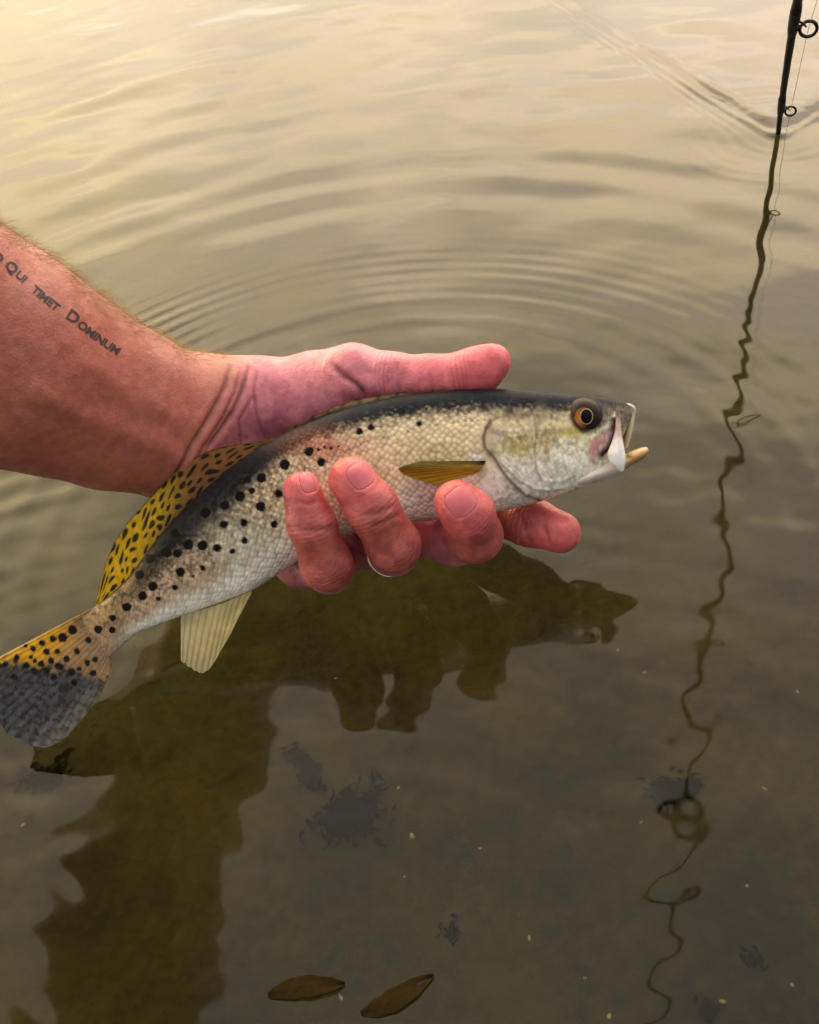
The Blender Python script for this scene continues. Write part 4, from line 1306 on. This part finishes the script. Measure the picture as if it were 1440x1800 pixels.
# ------------------------------------------------------------------ fishing rod
P0 = on_water(1368, 235)
e_ = -P0.copy(); e_[2] = 0; e_ /= np.linalg.norm(e_)
side_ = np.array([-e_[1], e_[0], 0.0])          # points right as seen by the camera when looking out
if side_ @ CX < 0: side_ = -side_
rd = np.array([0, 0, 1.0]) + 1.30 * e_ - 0.02 * side_
def rod_at(s): return P0 + rd * s + side_ * 0.10 * np.maximum(s, 0) ** 2
def rod_r(s): return 0.0019 + 0.0036 * max(s, -0.05)
rod = empty('fishing_rod', P0)
tag(rod, 'black fishing rod with ring guides, its tip dipped in the water', 'fishing rod')
ss = np.linspace(-0.075, 0.80, 70)
V, F = tube(np.array([rod_at(s) for s in ss]), np.array([rod_r(s) for s in ss]), 16)
mesh_obj('rod_blank', V, outward(V, F), M['rod'], rod)
def guide(s, R, lean):
    p = rod_at(s); t = rd / np.linalg.norm(rd)
    r0 = rod_r(s)
    gdir = side_ * 1.0; gdir = gdir - t * (gdir @ t); gdir /= np.linalg.norm(gdir)
    c = p + gdir * (r0 + R * 1.28) - t * lean
    nrm = t * 0.96 + np.cross(t, gdir) * 0.28
    # the ring frame faces along the rod; seen from the angler's side it shows open
    nrm = np.cross(gdir, t) * 0.75 + t * 0.66
    V, F = torus(c, R, R * 0.22, nrm, 30, 10)
    g = mesh_obj('guide', V, outward(V, F), M['guide'], rod)
    # legs
    for q, spread in ((0.010, 1), (0.003, -1)):
        a = p + t * (q + 0.004) + gdir * r0 * 0.8
        b = c + (t * 0.85 - gdir * 0.35 * spread) * R * 0.9 if spread > 0 else c - gdir * R
        V, F = tube(np.array([a, a * .5 + b * .5 + gdir * 0.0006, b]), [0.0007, 0.0006, 0.0006], 8)
        mesh_obj('guide_foot', V, outward(V, F), M['guide'], g, origin=np.array(rod.location)).location = (0, 0, 0)
    # thread wrap
    wv, wf = tube(np.array([rod_at(s + q) for q in np.linspace(-0.004, 0.022, 6)]), np.array([r0 * 1.0 + 0.0003, r0 + .0006, r0 + .00065, r0 + .0007, r0 + .0007, r0 + .0004]), 14)
    mesh_obj('thread_wrap', wv, outward(wv, wf), M['rod'], rod)
    return c
g1 = guide(0.040, 0.0037, 0.0)
g2 = guide(0.143, 0.0046, 0.0)
g3 = guide(0.250, 0.0080, 0.0)
tipc = rod_at(-0.07) + side_ * 0.004
V, F = tube(np.array([g3, g2, (g1 + g2) / 2, g1, (g1 + tipc) / 2, tipc]), 0.00016, 6)
o = mesh_obj('fishing_line', V, outward(V, F), M['line'])
tag(o, 'thin clear line threaded through the rod guides into the water', 'fishing line')

# ------------------------------------------------------------------ things on the bottom
def bottom_z(x, y):
    return BOTTOM + 0.016 * (fbm(np.array([x * 6]), np.array([y * 6]), 3)[0] - 0.5) + 0.004 * (noise2(np.array([x * 30]), np.array([y * 30]), 8)[0] - 0.5)

def shell_mesh(r):
    V, F = [(0, 0, 0.15 * r)], []
    n_, m_ = 12, 4
    for k in range(1, m_ + 1):
        for i in range(n_ + 1):
            t = -1.25 + 2.5 * i / n_; q = k / m_
            V.append((r * 1.25 * q * math.sin(t), r * 1.5 * q * math.cos(t) - r * .7, r * (0.55 * math.sin(math.pi * (1 - q) * .55 + .25) - .1 + 0.06 * (i % 2) * q)))
    V[0] = (0, -r * .7, r * .45)
    for i in range(n_): F.append([0, 1 + i + 1, 1 + i])
    for k in range(m_ - 1):
        for i in range(n_):
            a = 1 + k * (n_ + 1) + i; F.append([a, a + 1, a + n_ + 2, a + n_ + 1])
    return np.array(V), F
shell_px = [(725, 1473, 8), (710, 1545, 5), (590, 1195, 6), (1030, 1725, 5), (1265, 1765, 8), (1072, 1792, 7), (40, 1445, 5), (845, 1500, 5), (1128, 1443, 5),
            (1402, 1215, 6), (1256, 1256, 6), (1133, 1185, 6), (1310, 1558, 5), (1392, 1736, 5), (597, 1768, 5), (1085, 1148, 6), (600, 1770, 4), (700, 1390, 5), (1190, 1515, 4), (930, 1650, 4), (1345, 1395, 4)]
for px_, py_, r in shell_px:
    P = on_bottom(px_, py_); P[2] = bottom_z(P[0], P[1])
    rr = r * 0.00019
    V, F = shell_mesh(rr)
    an = random.uniform(0, 6.28); R_ = np.array(Matrix.Rotation(an, 3, 'Z') @ Matrix.Rotation(random.uniform(-.3, .3), 3, 'X'))
    c = np.tile(np.array((0.26, 0.22, 0.14)) * random.uniform(.7, 1.15), (len(V), 1)) * (0.85 + 0.3 * RNG.random((len(V), 1)))
    o = mesh_obj('shell', V @ R_.T + P, F, M['shell'], origin=P, col=c)
    md = o.modifiers.new('t', 'SOLIDIFY'); md.thickness = rr * .12
    own = {(725, 1473): 'larger pale shell lying beside the dark round clump of weed', (1265, 1765): 'bright pale shell lying beside a small weed tuft',
           (590, 1195): 'pale shell under the dark mirror image of the hand', (1128, 1443): 'pale shell next to the ragged dark weed tuft', (40, 1445): 'pale shell near the weed clump below the tail fin'}
    tag(o, own.get((px_, py_), 'small pale shell lying alone on the silty bottom'), 'shell', 'pale shells scattered over the bottom')

def weed(px_, py_, rad, n_, name, label, elong=(1, 1), rot=0):
    P = on_bottom(px_, py_); P[2] = bottom_z(P[0], P[1])
    V, F, C = [], [], []
    for i in range(n_ * 3):
        a = RNG.uniform(0, 6.28); q = abs(RNG.normal(0, .5)) * rad
        bx, by = q * math.cos(a) * elong[0], q * math.sin(a) * elong[1]
        bx, by = bx * math.cos(rot) - by * math.sin(rot), bx * math.sin(rot) + by * math.cos(rot)
        L_ = RNG.uniform(.15, .45) * rad; th = RNG.uniform(0, 6.28); w_ = RNG.uniform(.0009, .0024)
        k = len(V); sh = RNG.uniform(.6, 1.3)
        for t in np.linspace(0, 1, 6):
            tt = th + 1.6 * t * math.sin(i)
            p = P + np.array([bx + L_ * t * math.cos(tt), by + L_ * t * math.sin(tt), 0.001 + rad * .12 * math.sin(t * 2.6)])
            s_ = np.array([-math.sin(tt), math.cos(tt), .3]) * w_ * (1.05 - t * .7)
            V += [p - s_, p + s_]; C += [np.array((0.0120, 0.0112, 0.0034)) * sh] * 2
        for j in range(5): F.append([k + 2 * j, k + 2 * j + 1, k + 2 * j + 3, k + 2 * j + 2])
    o = mesh_obj(name, np.array(V), F, M['weed'], origin=P, col=np.array(C))
    tag(o, label, 'seaweed')
weed(618, 1432, .017, 130, 'seaweed_clump', 'dark round clump of weed below the middle of the fish', (1.2, .8), .3)
weed(535, 1345, .010, 60, 'seaweed_clump', 'thin dark wisp of weed trailing towards the round clump', (.5, 1.6), .5)
weed(76, 1370, .013, 110, 'seaweed_clump', 'dark clump of weed on the bottom just below the tail fin', (1.2, .8), 0)
weed(1185, 1395, .012, 80, 'seaweed_clump', 'ragged dark weed tuft beneath the mirrored line of the rod', (1.3, .6), .2)
weed(800, 1640, .0055, 14, 'seaweed_clump', 'tiny dark weed tuft alone on bare silt')
weed(1245, 1780, .0055, 14, 'seaweed_clump', 'small weed tuft beside the brightest shell')
weed(1320, 1690, .0055, 14, 'seaweed_clump', 'faint weed tuft up the slope from the brightest shell')

def reflection_strip(px_, py_, L_, W_, ang, label, seed):  # flat brown strip laid on the water in place of a dark reflection
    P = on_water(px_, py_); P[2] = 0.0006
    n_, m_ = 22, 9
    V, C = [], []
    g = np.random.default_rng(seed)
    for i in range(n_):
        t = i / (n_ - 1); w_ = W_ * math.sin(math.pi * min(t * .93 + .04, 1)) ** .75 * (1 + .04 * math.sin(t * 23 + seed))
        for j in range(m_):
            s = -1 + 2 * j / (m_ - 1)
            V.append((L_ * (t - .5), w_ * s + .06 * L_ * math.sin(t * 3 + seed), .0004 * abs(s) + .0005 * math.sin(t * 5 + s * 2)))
            midline = 0.85 if abs(s) < .12 else 1
            C.append(np.array((0.022, 0.0132, 0.0030)) * midline * g.uniform(.75, 1.25))
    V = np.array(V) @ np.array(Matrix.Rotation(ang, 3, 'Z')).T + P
    o = mesh_obj('reflection_standin', V, grid_faces(n_, m_), M['reflection_strip'], origin=P, col=np.array(C))
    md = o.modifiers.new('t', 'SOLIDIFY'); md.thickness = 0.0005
    tag(o, label, 'reflection_strip')
reflection_strip(540, 1742, .0275, .0042, .10, 'narrow brown strip standing in for a reflection, nearly level on the water', 1)
reflection_strip(700, 1750, .0280, .0042, .24, 'brown strip standing in for a reflection, aslant beside the level one', 4)
